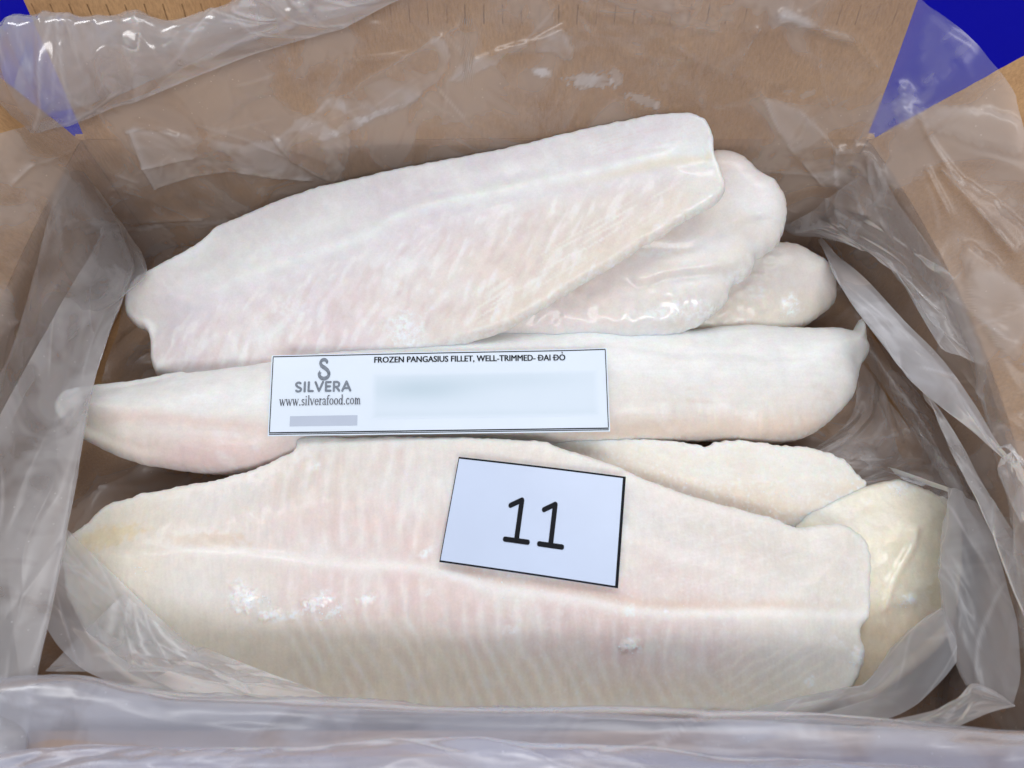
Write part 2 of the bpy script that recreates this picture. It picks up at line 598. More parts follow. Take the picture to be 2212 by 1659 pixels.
def film_patch(name, rows, nu, nv, mat, seed=1, amp=0.0015, creases=20, cwid=0.010, low=0.0015, edge_keep=0.0, label=None, curve=True, spread=25.0, milk=1.0, k=0.65):
    """rows: list of world-space polylines lofted into one sheet, then crumpled"""
    R = np.stack([catmull(r, nu) for r in rows])           # (nr,nu,3)
    if len(rows) > 2 and curve:
        P = np.stack([catmull(R[:, i], nv) for i in range(nu)])
    else:
        q = np.linspace(0, len(rows) - 1, nv)
        qi = np.clip(q.astype(int), 0, len(rows) - 2)
        f = (q - qi)[:, None, None]
        P = (R[qi] * (1 - f) + R[qi + 1] * f).transpose(1, 0, 2)
    nr = grid_normals(P)
    lu = np.concatenate([[0], np.cumsum(np.linalg.norm(np.diff(P[:, nv // 2], axis=0), axis=1))])
    lv = np.concatenate([[0], np.cumsum(np.linalg.norm(np.diff(P[nu // 2], axis=0), axis=1))])
    X, Y = np.meshgrid(lu, lv, indexing='ij')
    d = crease_field(X, Y, creases, seed, (0, lu[-1], 0, lv[-1]), amp * k, cwid, spread)
    d = d + low * k * fbm(X * 22, Y * 22, seed, 2)
    ch, ck = crease_lines(X, Y, max(6, creases), seed + 5, (0, lu[-1], 0, lv[-1]), 0.03, max(spread, 35.0))
    P = P + nr * (d + 0.0008 * ch)[..., None]
    o = mesh_obj(name, P.reshape(-1, 3), grid_faces(nu, nv), mat, bag, layers={'milk': milk * (1 + 0.7 * ck.ravel())})
    if label:
        o['label'] = label
    return o


def PX(pts):
    """list of (px, py, z) -> world"""
    a = np.asarray(pts, float)
    return at_z(a[:, 0], a[:, 1], a[:, 2])


# --- main sheet: runs round the four walls, up the flaps
TOP_L = np.array([(-400, 425), (0, 289), (275, 218), (504, 128), (743, 49), (854, 0), (1000, -60)])
ARC_R = np.array([(1940, -60), (1986, 4), (2060, 52), (2110, 95), (2151, 148), (2188, 188), (2198, 235), (2214, 292), (2240, 380), (2300, 520)])


def perimeter(n):
    """rounded rectangle from the front left corner, along left, back, right, to front right; returns base xy, normal"""
    ins, r = 0.0035, 0.016
    xl, xr, yb, yf = XL + ins, XR - ins, YB - ins, YF + ins
    pts = []
    pts += [((xl, y), (-1, 0)) for y in np.linspace(yf, yb - r, 170, endpoint=False)]
    for a in np.linspace(0, math.pi / 2, 24, endpoint=False):
        pts.append(((xl + r - r * math.cos(a), yb - r + r * math.sin(a)), (-math.cos(a), math.sin(a))))
    pts += [((x, yb), (0, 1)) for x in np.linspace(xl + r, xr - r, 340, endpoint=False)]
    for a in np.linspace(0, math.pi / 2, 24, endpoint=False):
        pts.append(((xr - r + r * math.sin(a), yb - r + r * math.cos(a)), (math.sin(a), math.cos(a))))
    pts += [((xr, y), (1, 0)) for y in np.linspace(yb - r, yf, 170)]
    B = np.array([p[0] for p in pts])
    Nn = np.array([p[1] for p in pts], float)
    return B, Nn


B2, N2 = perimeter(0)
thx = np.where(N2[:, 0] > 0, TH_R, TH_L)
th_t = N2[:, 0] ** 2 * thx + N2[:, 1] ** 2 * TH_B


def bag_point(i, s):
    """i index array, s height array -> world"""
    b, n, th = B2[i], N2[i], th_t[i]
    k = np.sqrt(s * s + 1e-5) * 0.5 + s * 0.5         # soft knee at the rim
    z = np.minimum(s, 0) * 1.0 + np.maximum(s, 0) * np.cos(th)
    out = np.maximum(k - 0.0015, 0) * np.sin(th)
    x = b[:, 0] + n[:, 0] * out
    y = b[:, 1] + n[:, 1] * out
    side = np.sign(n[:, 0])
    bl = np.where(side > 0, bulge(1, y, np.minimum(z, 0)), bulge(-1, y, np.minimum(z, 0)))
    x = x + n[:, 0] * np.abs(n[:, 0]) * bl
    return np.stack([x, y, z], -1)


nI = len(B2)
idx = np.arange(nI)
s_top = np.full(nI, 0.118)
scan = np.linspace(0.004, 0.118, 160)
for i in range(nI):
    q = project(bag_point(np.full(160, i), scan))
    if N2[i, 1] > 0.02 and B2[i, 0] < 0.02 or (N2[i, 0] < 0 and B2[i, 1] > 0.03):
        lim = np.interp(q[:, 0], TOP_L[:, 0], TOP_L[:, 1])
        bad = (q[:, 1] < lim) & (q[:, 0] < 1000)
    elif B2[i, 0] > 0.1:
        lim = np.interp(q[:, 0], ARC_R[:, 0], ARC_R[:, 1])
        bad = (q[:, 1] < lim) & (q[:, 0] > 1940)
    else:
        bad = np.zeros(160, bool)
    if bad.any():
        s_top[i] = scan[np.argmax(bad)]
s_top = np.convolve(np.pad(s_top, 4, mode='edge'), np.ones(5) / 5, 'same')[4:-4]
NV = 190
P = np.zeros((nI, NV, 3))
S = np.zeros((nI, NV))
for j in range(NV):
    s = -0.082 + (s_top + 0.082) * j / (NV - 1)
    S[:, j] = s
    P[:, j] = bag_point(idx, s)
arc_len = np.concatenate([[0], np.cumsum(np.linalg.norm(np.diff(B2, axis=0), axis=1))])
A = np.repeat(arc_len[:, None], NV, 1)
nr = grid_normals(P)
nr *= np.sign((nr * np.stack([-N2[:, 0], -N2[:, 1], N2[:, 0] * 0 + 0.4], -1)[:, None]).sum(-1))[..., None]
d = crease_field(A, S, 50, 5, (0, arc_len[-1], -0.08, 0.11), 0.0016, 0.010)
d += crease_field(A, S, 70, 6, (0, arc_len[-1], -0.08, 0.11), 0.0010, 0.0035)
d += 0.0040 * fbm(A * 14, S * 14, 2, 2)
ch, ck = crease_lines(A, S, 150, 15, (0, arc_len[-1], -0.06, 0.11), 0.026)
d += 0.0009 * ch
# creases and doubled, milky places of the sheet as it lies
Q = project(P)
qx, qy = Q[..., 0].ravel(), Q[..., 1].ravel()
milkv = np.ones(qx.shape) + 0.5 * ck.ravel()
CREASES = [
    ([(734, 202), (850, 130), (949, 74)], 2.6, 8), ([(1020, 37), (969, 67), (1013, 128), (973, 165)], 2.2, 5), ([(1013, 131), (1070, 107), (1150, 88), (1215, 63)], 2.2, 7), ([(1215, 63), (1235, 125)], 1.5, 6),
    ([(1684, 28), (1760, 55), (1849, 84), (1872, 114), (1890, 140)], 3.5, 9), ([(1577, 151), (1637, 57)], 1.6, 5), ([(1600, 151), (1684, 178)], 1.6, 5), ([(1603, 134), (1650, 208), (1690, 292), (1778, 396)], 2.0, 6),
    ([(1704, 215), (1760, 270), (1805, 319)], 3.2, 6), ([(1805, 319), (1879, 333), (1916, 403), (1899, 450)], 3.5, 5), ([(1880, 340), (1890, 390), (1910, 440)], 2.2, 4), ([(1469, 94), (1577, 155)], 1.8, 9),
    ([(1946, 181), (1950, 220), (1956, 255)], 2.5, 6), ([(1983, 235), (2010, 300), (2067, 390)], 2.2, 6), ([(2037, 370), (2110, 450), (2191, 544)], 2.8, 7), ([(2005, 370), (2050, 460)], 1.8, 5), ([(2000, 600), (2080, 660), (2180, 740)], 2.2, 7),
    ([(289, 282), (312, 343), (339, 393)], 2.6, 5), ([(276, 279), (323, 272), (386, 289)], 2.4, 5), ([(312, 346), (360, 338), (420, 329)], 2.6, 5), ([(339, 393), (403, 373), (504, 363), (571, 373), (672, 383)], 2.4, 7),
    ([(140, 468), (188, 480), (300, 474), (437, 466)], 3.0, 6), ([(60, 360), (100, 350), (150, 325)], 2.0, 5), ([(20, 400), (60, 360)], 2.0, 6), ([(590, 290), (640, 340), (720, 385)], 2.4, 6), ([(230, 365), (300, 385)], 1.8, 5),
    ([(1250, 20), (1400, 30), (1560, 60)], 1.6, 8), ([(870, 112), (760, 120)], 1.4, 6), ([(1340, 110), (1480, 125)], 1.4, 6), ([(2090, 800), (2140, 860), (2210, 930)], 2.6, 7), ([(30, 560), (90, 590), (120, 620)], 1.6, 6), ([(10, 700), (60, 690), (130, 720)], 1.6, 6),
]
dd_ = np.zeros(qx.shape)
for pts_, amp_, w_ in CREASES:
    dl, _ = poly_dist(qx, qy, catmull(pts_, 26), closed=False)
    g = np.exp(-dl / w_)
    dd_ += 0.0007 * amp_ * g
    milkv += 0.55 * np.exp(-(dl / 3.2) ** 2) * (0.6 + 0.8 * n2(qx / 40, qy / 40, 2))
MILKY = [
    ([(734, 202), (850, 130), (949, 74), (968, 110), (960, 150), (890, 215), (800, 262), (734, 288), (690, 290)], .8), ([(1013, 131), (1070, 107), (1150, 88), (1215, 62), (1235, 130), (1180, 112), (1100, 118), (1030, 152), (975, 170), (985, 140)], .7),
    ([(1240, -30), (1330, 12), (1480, 45), (1560, 62), (1700, 40), (1700, -40)], .5), ([(1684, 18), (1760, 42), (1849, 82), (1842, 92), (1720, 48), (1684, 42)], 1.0), ([(1490, 90), (1577, 150), (1637, 57), (1560, 60)], .35),
    ([(1805, 319), (1879, 333), (1916, 403), (1899, 450), (1850, 430), (1812, 400)], 1.1), ([(1650, 208), (1704, 215), (1805, 319), (1812, 400), (1778, 396), (1690, 292)], .5),
    ([(276, 279), (323, 272), (420, 290), (560, 305), (620, 275), (734, 200), (760, 300), (740, 365), (672, 383), (571, 373), (504, 363), (403, 373), (339, 393), (312, 346)], .8),
    ([(130, 474), (300, 480), (437, 468), (520, 474), (440, 486), (300, 498), (150, 498)], 1.0), ([(1960, 240), (2060, 300), (2200, 330), (2214, 300), (2190, 250), (2060, 230)], .5), ([(2037, 370), (2110, 450), (2191, 544), (2230, 520), (2150, 430)], .7),
    ([(1990, 180), (2060, 130), (2100, 100), (2060, 60), (2000, 30)], .5), ([(1930, 220), (1960, 170), (1975, 260), (1950, 280)], .6), ([(2080, 520), (2230, 650), (2230, 800), (2120, 700)], .6),
]
for poly_, w_ in MILKY:
    pl_ = catmull(poly_, 60, closed=True)
    dl, ins_ = poly_dist(qx, qy, pl_)
    sd = np.where(ins_, dl, -dl) + 8 * n2(qx / 34, qy / 34, 6) + 3 * n2(qx / 9, qy / 9, 7)
    milkv += w_ * 0.75 * smooth(-2.5, 4.0, sd) * (0.55 + 0.45 * smooth(40, 4, sd)) * (1 + .5 * n2(qx / 60, qy / 60, 8))
    dd_ += 0.0010 * smooth(-6, 16, sd)
for (cx, cy, rx, ry, an, w_) in ((1168, 154, 24, 9, 8, 1.6), (1275, 176, 56, 16, 4, 1.9), (1330, 168, 14, 22, -10, 1.6), (1392, 216, 44, 11, 18, 1.7), (760, 265, 40, 14, -20, 1.0), (1745, 200, 22, 9, -30, 1.0), (1700, 195, 14, 8, 0, .7), (820, 240, 40, 9, -25, .8)):
    c_, s_ = math.cos(math.radians(an)), math.sin(math.radians(an))
    uu = ((qx - cx) * c_ + (qy - cy) * s_) / rx
    vv = (-(qx - cx) * s_ + (qy - cy) * c_) / ry
    milkv += w_ * smooth(1.1, .6, np.sqrt(uu * uu + vv * vv) + .5 * n2(qx / 9, qy / 9, 3) + .3 * n2(qx / 3, qy / 3, 4))
d += dd_.reshape(d.shape)
keep = np.abs(N2[:, 1])[:, None]
d = np.maximum(d, -0.0025)
P = P + nr * (d + 0.001)[..., None]
P[..., 1] = np.where((N2[:, 1] > 0.7)[:, None] & (S < 0), np.minimum(P[..., 1], YB - 0.0012), P[..., 1])
mo = mesh_obj('bag_wall', P.reshape(-1, 3), grid_faces(nI, NV), M_FILM, bag, layers={'milk': milkv})

# --- bottom sheet under the fish
gx, gy = np.linspace(XL - 0.006, XR + 0.022, 150), np.linspace(YF + 0.003, YB - 0.003, 110)
X, Y = np.meshgrid(gx, gy, indexing='ij')
Z = FLOOR + 0.004 + np.abs(crease_field(X, Y, 120, 31, (gx[0], gx[-1], gy[0], gy[-1]), 0.012, 0.010))
mesh_obj('bag_bottom', np.stack([X, Y, Z], -1).reshape(-1, 3), grid_faces(150, 110), M_FILM, bag, layers={'milk': np.full(150 * 110, 1.0)})

# --- doubled mouth of the bag, turned over the back left corner
fdir = np.array([0, math.sin(TH_B), math.cos(TH_B)])
fn = np.array([0, -math.cos(TH_B), math.sin(TH_B)])


def on_back(pts, lift):
    a = np.asarray(pts, float)
    return at_plane(a[:, 0], a[:, 1], np.array([0, YB, 0]) + fn * lift, fn)


straight = [(-90, 318), (0, 289), (275, 218), (504, 128), (743, 49), (854, 0), (1010, -68)]
wavy = [(-90, 108), (0, 88), (60, 72), (210, 50), (330, 60), (430, 55), (480, 45), (530, 22), (580, 0), (660, -40), (760, -110)]
mid = [(-90, 205), (0, 185), (120, 155), (260, 130), (400, 100), (560, 50), (640, 20), (720, -20), (860, -90)]
film_patch('bag_mouth', [on_back(straight, 0.016), on_back(mid, 0.022), on_back(wavy, 0.014), on_back(mid, 0.008), on_back([(x - 6, y - 12) for x, y in straight], 0.006)], 190, 150, M_FILM_GLOSS, 21, 0.0045, 26, 0.012, 0.004, spread=80.0, k=0.9,
           label='glossy doubled mouth of the bag folded over the back left corner')

# --- left: slack film leaning off the wall and hanging over the fish
E1 = PX([(195, 400, -.03), (310, 575, -.038), (250, 640, -.034), (128, 754, -.03), (60, 840, -.026), (10, 930, -.02), (-60, 1060, -.012)])
rimL = PX([(168, 322, -.006), (150, 345, -.002), (110, 450, 0), (70, 600, .002), (20, 760, .003), (-60, 900, .003), (-160, 1060, .003)])
midL = PX([(180, 360, -.016), (215, 450, -.014), (160, 560, -.010), (90, 670, -.008), (40, 790, -.006), (-20, 910, -.005), (-100, 1060, -.004)])
backL = PX([(205, 400, -.045), (290, 560, -.05), (215, 640, -.05), (110, 750, -.048), (40, 830, -.045), (-20, 930, -.04), (-90, 1060, -.03)])
film_patch('bag_fold', [rimL, midL, E1, backL], 120, 90, M_FILM_CLEAR, 41, 0.002, 14, 0.01, 0.002, milk=0.7)
E2 = PX([(235, 470, -.05), (290, 570, -.047), (269, 625, -.042), (202, 839, -.024), (181, 940, -.020), (153, 1106, -.016), (110, 1330, -.008), (84, 1455, -.003), (52, 1640, .006), (45, 1720, .008)])
E2a = PX([(228, 468, -.048), (272, 575, -.044), (225, 690, -.034), (120, 880, -.020), (60, 1010, -.014), (20, 1150, -.010), (5, 1330, -.004), (15, 1455, .001), (28, 1640, .008), (25, 1720, .010)])
E2b = PX([(232, 476, -.056), (280, 600, -.055), (215, 720, -.05), (100, 950, -.048), (20, 1130, -.042), (18, 1250, -.03), (30, 1380, -.02), (45, 1500, -.008), (50, 1640, .002), (40, 1720, .005)])
rim2 = PX([(215, 450, -.04), (215, 510, -.03), (120, 680, -.01), (10, 880, .0), (-60, 1020, .002), (-120, 1160, .003), (-140, 1330, .004), (-140, 1455, .005), (-140, 1640, .008), (-140, 1720, .01)])
film_patch('bag_curtain', [rim2, E2a, E2, E2b], 190, 110, M_FILM, 43, 0.0016, 16, 0.008, 0.0012, milk=1.25,
           label='milky film curtain hanging from the left rim over the tip of the long middle fillet')

# --- right: ribbons of folded film
S1l = PX([(1767, 518, -.060), (1783, 555, -.046), (1804, 605, -.035), (1863, 693, -.030), (1902, 745, -.028), (1954, 813, -.024), (1993, 850, -.020), (2084, 922, -.010), (2147, 975, -.002), (2190, 1010, .002)])
S1r = PX([(1775, 514, -.058), (1815, 555, -.042), (1876, 610, -.028), (1941, 680, -.022), (1975, 715, -.02), (2019, 758, -.015), (2058, 805, -.010), (2110, 881, -.003), (2162, 962, .002), (2205, 1000, .006)])
film_patch('bag_fold', [S1r, S1l, S1r + np.array([0.002, 0, -0.006])], 150, 40, M_FILM_THICK, 51, 0.0014, 14, 0.006, 0.0012)
wallR = PX([(1890, 345, -.004), (1940, 440, -.002), (2010, 540, 0), (2090, 640, .002), (2150, 720, .003), (2230, 820, .004)])
midR = PX([(1800, 420, -.025), (1870, 490, -.018), (1940, 560, -.014), (2000, 630, -.010), (2060, 700, -.006), (2130, 790, -.002)])
foldM = PX([(1690, 490, -.055), (1716, 508, -.050), (1767, 510, -.044), (1833, 535, -.034), (1904, 570, -.024), (1930, 600, -.020), (1958, 641, -.016), (2020, 730, -.008)])
underM = PX([(1700, 480, -.065), (1740, 490, -.062), (1800, 505, -.056), (1860, 530, -.048), (1910, 560, -.040), (1950, 600, -.034), (1980, 641, -.028), (2040, 730, -.016)])
film_patch('bag_fold', [wallR, midR, foldM, underM], 150, 90, M_FILM, 53, 0.003, 22, 0.006, 0.002)
S2l = PX([(1990, 846, -.026), (2011, 886, -.026), (2032, 935, -.024), (2084, 1037, -.020), (2109, 1082, -.018), (2161, 1210, -.012), (2205, 1326, -.006), (2240, 1420, -.002)])
S2r = PX([(2000, 852, -.024), (2048, 912, -.022), (2084, 969, -.020), (2118, 1037, -.016), (2169, 1118, -.010), (2215, 1194, -.004), (2260, 1310, .002), (2290, 1420, .004)])
film_patch('bag_fold', [S2r, S2l, S2r + np.array([0.002, 0, -0.006])], 130, 34, M_FILM, 55, 0.001, 8, 0.006, 0.0008)
# dark inner ridge and the film standing between fish and right wall
I0 = PX([(1850, 760, -.07), (1905, 835, -.068), (1990, 960, -.062), (2060, 1080, -.05), (2130, 1230, -.035), (2190, 1400, -.02)])
I1 = PX([(1870, 745, -.058), (1925, 815, -.055), (2020, 955, -.048), (2085, 1080, -.038), (2155, 1240, -.026), (2215, 1400, -.014)])
I2 = PX([(1872, 720, -.078), (1940, 790, -.078), (2045, 940, -.070), (2120, 1080, -.06), (2190, 1240, -.05), (2250, 1400, -.04)])
film_patch('bag_fold', [I0, I1, I2], 110, 40, M_FILM, 57, 0.002, 10, 0.006, 0.001)
G0 = PX([(1690, 985, -.078), (1760, 965, -.078), (1840, 890, -.078), (1850, 800, -.078), (1852, 770, -.078)])
G1 = PX([(1800, 1010, -.074), (1850, 1000, -.070), (1900, 950, -.070), (1900, 880, -.072), (1890, 810, -.074)])
G2 = PX([(1870, 1065, -.070), (1950, 1060, -.062), (2010, 1040, -.058), (2010, 980, -.062), (1975, 930, -.066)])
G3 = PX([(1960, 1100, -.066), (2060, 1100, -.052), (2110, 1110, -.046), (2105, 1080, -.048), (2075, 1080, -.05)])
film_patch('bag_fold', [G0, G1, G2, G3], 80, 80, M_FILM, 59, 0.004, 14, 0.008, 0.003)
# film pulled up over the right end of the yellow fillet
H0 = PX([(1915, 1012, -.052), (1960, 1025, -.048), (2010, 1042, -.043), (2063, 1058, -.038)])
H1 = PX([(1930, 1026, -.056), (1975, 1040, -.052), (2020, 1056, -.046), (2061, 1066, -.039)])
film_patch('bag_fold', [H0, H1, H0 + np.array([0, 0.002, -0.008])], 60, 16, M_FILM_THICK, 61, 0.0006, 4, 0.004, 0.0005)
K0 = PX([(2062, 1056, -.037), (2056, 1110, -.034), (2049, 1154, -.034), (2037, 1234, -.034), (2036, 1314, -.032), (2050, 1380, -.030), (2066, 1430, -.028), (2090, 1480, -.024)])
K1 = PX([(2085, 1080, -.036), (2095, 1130, -.028), (2100, 1190, -.027), (2105, 1260, -.026), (2110, 1330, -.024), (2120, 1400, -.022), (2125, 1450, -.02), (2135, 1500, -.018)])
K2 = PX([(2110, 1092, -.034), (2140, 1150, -.024), (2165, 1220, -.02), (2185, 1290, -.016), (2200, 1350, -.013), (2205, 1420, -.012), (2205, 1470, -.01), (2190, 1522, -.010)])
K9 = PX([(2075, 1075, -.058), (2085, 1110, -.06), (2090, 1160, -.062), (2090, 1240, -.064), (2085, 1310, -.06), (2090, 1380, -.056), (2095, 1430, -.05), (2105, 1480, -.04)])
film_patch('bag_fold', [K9, K0, K1, K2], 120, 80, M_FILM_THICK, 63, 0.003, 16, 0.008, 0.002)
Q0 = PX([(2040, 1318, -.034), (2003, 1350, -.036), (1966, 1380, -.038), (1918, 1436, -.040), (1872, 1489, -.040), (1832, 1497, -.038), (1768, 1508, -.034), (1640, 1540, -.026), (1560, 1556, -.020)])
Q1 = PX([(2062, 1370, -.028), (2030, 1410, -.026), (1990, 1455, -.024), (1940, 1500, -.022), (1890, 1522, -.020), (1840, 1532, -.018), (1768, 1545, -.014), (1660, 1562, -.008), (1580, 1575, -.004)])
Q2 = PX([(2066, 1430, -.024), (2041, 1463, -.022), (2005, 1500, -.020), (1969, 1531, -.016), (1910, 1556, -.010), (1850, 1566, -.006), (1768, 1580, -.004), (1680, 1595, .0), (1600, 1610, .002)])
Q9 = PX([(2060, 1345, -.055), (2020, 1375, -.055), (1985, 1410, -.057), (1935, 1460, -.056), (1885, 1505, -.052), (1840, 1512, -.048), (1775, 1524, -.042), (1650, 1552, -.03), (1570, 1566, -.022)])
film_patch('bag_fold', [Q9, Q0, Q1, Q2], 130, 60, M_FILM_THICK, 65, 0.002, 12, 0.007, 0.0012)
T0 = PX([(1900, 1556, -.010), (1980, 1535, -.014), (2060, 1500, -.016), (2100, 1470, -.016), (2150, 1490, -.014), (2192, 1519, -.010)])
T1 = PX([(1920, 1562, -.006), (2000, 1552, -.008), (2060, 1535, -.010), (2105, 1515, -.010), (2150, 1516, -.010), (2193, 1523, -.008)])
T2 = PX([(1940, 1572, -.004), (2020, 1574, -.004), (2070, 1566, -.004), (2110, 1550, -.006), (2150, 1535, -.008), (2193, 1526, -.008)])
film_patch('bag_fold', [T0, T1, T2], 80, 40, M_FILM_THICK, 67, 0.0015, 10, 0.006, 0.0012)
# loop of film at the pinched knot on the right
loop = PX([(2150, 965, .003), (2180, 960, .006), (2212, 985, .008), (2250, 1030, .008)])
loop2 = PX([(2150, 985, .001), (2146, 1010, .002), (2165, 1060, .003), (2200, 1130, .004)])
film_patch('bag_fold', [loop, loop * 0.5 + loop2 * 0.5 + np.array([0, 0, .008]), loop2], 50, 40, M_FILM, 69, 0.0015, 10, 0.005, 0.001)

# --- front: film gathered over the front rim, several layers deep
fe = [(-80, 1468), (81, 1459), (168, 1462), (286, 1489), (403, 1504), (743, 1515), (1071, 1521), (1478, 1533), (1906, 1556), (2195, 1578), (2270, 1566), (2420, 1520)]
for k, (dy, dz, mt) in enumerate(((0, 0.0, M_FILM_FRONT), (16, -0.004, M_FILM_FRONT))):
    f0 = PX([(x, y + 6 + dy, -.045) for x, y in fe])
    f1 = PX([(x, y + dy, .001 + dz * .5) for x, y in fe])
    f2 = PX([(x, y + dy + 45, .006 + dz) for x, y in fe])
    f3 = PX([(x, y + dy + 100, .005 + dz) for x, y in fe])
    f4 = PX([(x, 1660 + 40 + dy, .001 + dz) for x, y in fe])
    f5 = PX([(x, 1660 + 260, -.012 + dz) for x, y in fe])
    film_patch('bag_fold', [f0, f1, f2, f3, f4, f5], 260, 70, mt, 71 + k * 2, 0.0030, 30, 0.006, 0.0022, spread=8.0, k=0.8)
r0 = PX([(-60, 1632, .012), (134, 1608, .014), (336, 1603, .015), (743, 1594, .015), (1100, 1600, .014), (1500, 1625, .012), (1900, 1650, .012), (2300, 1665, .012)])
r1 = r0 + np.array([0, -0.007, 0.004])
r2 = r0 + np.array([0, -0.016, 0.001])
r3 = r0 + np.array([0, -0.004, -0.008])
film_patch('bag_fold', [r3, r0, r1, r2], 240, 40, M_FILM_FRONT, 81, 0.003, 22, 0.006, 0.0022, spread=8.0, k=0.6, milk=0.8)

# --- front left: film lapped over the corner of the front fillet
L0 = PX([(140, 1138, -.042), (268, 1262, -.041), (345, 1335, -.041), (416, 1394, -.041), (440, 1399, -.040), (560, 1446, -.040), (735, 1514, -.036)])
L1 = PX([(118, 1230, -.038), (190, 1320, -.037), (262, 1385, -.037), (340, 1432, -.036), (400, 1450, -.034), (520, 1482, -.030), (700, 1520, -.022)])
L2 = PX([(96, 1350, -.030), (130, 1400, -.028), (190, 1450, -.024), (280, 1480, -.018), (370, 1500, -.014), (500, 1515, -.010), (690, 1528, -.006)])
film_patch('bag_fold', [L0, L1, L2], 140, 80, M_FILM_THICK, 83, 0.0012, 16, 0.006, 0.0008)
D0 = PX([(268, 1281, -.037), (345, 1350, -.037), (430, 1410, -.034)])
D1 = PX([(180, 1365, -.034), (270, 1410, -.033), (420, 1425, -.032)])
D2 = PX([(97, 1449, -.026), (220, 1450, -.026), (400, 1450, -.026)])
film_patch('bag_fold', [D0, D1, D2], 60, 50, M_FILM, 85, 0.0008, 6, 0.005, 0.0005)
D3 = PX([(440, 1397, -.034), (560, 1445, -.034), (735, 1513, -.030)])
D4 = PX([(400, 1425, -.030), (500, 1480, -.026), (690, 1520, -.02)])
D5 = PX([(330, 1470, -.022), (430, 1510, -.016), (640, 1530, -.010)])
film_patch('bag_fold', [D3, D4, D5], 60, 50, M_FILM, 87, 0.0012, 8, 0.005, 0.0008)

# ------------------------------------------------------------------ fillets
def plane3(a, b, c):
    """plane through three (px,py,z) points: returns p0, n"""
    p = PX([a, b, c])
    n = np.cross(p[1] - p[0], p[2] - p[0])
    n /= np.linalg.norm(n)
    if n[2] < 0:
        n = -n
    return p[0], n


def pz(x, y, pl):
    p0, n = pl
    return p0[2] - ((x - p0[0]) * n[0] + (y - p0[1]) * n[1]) / n[2]


SURF = {}


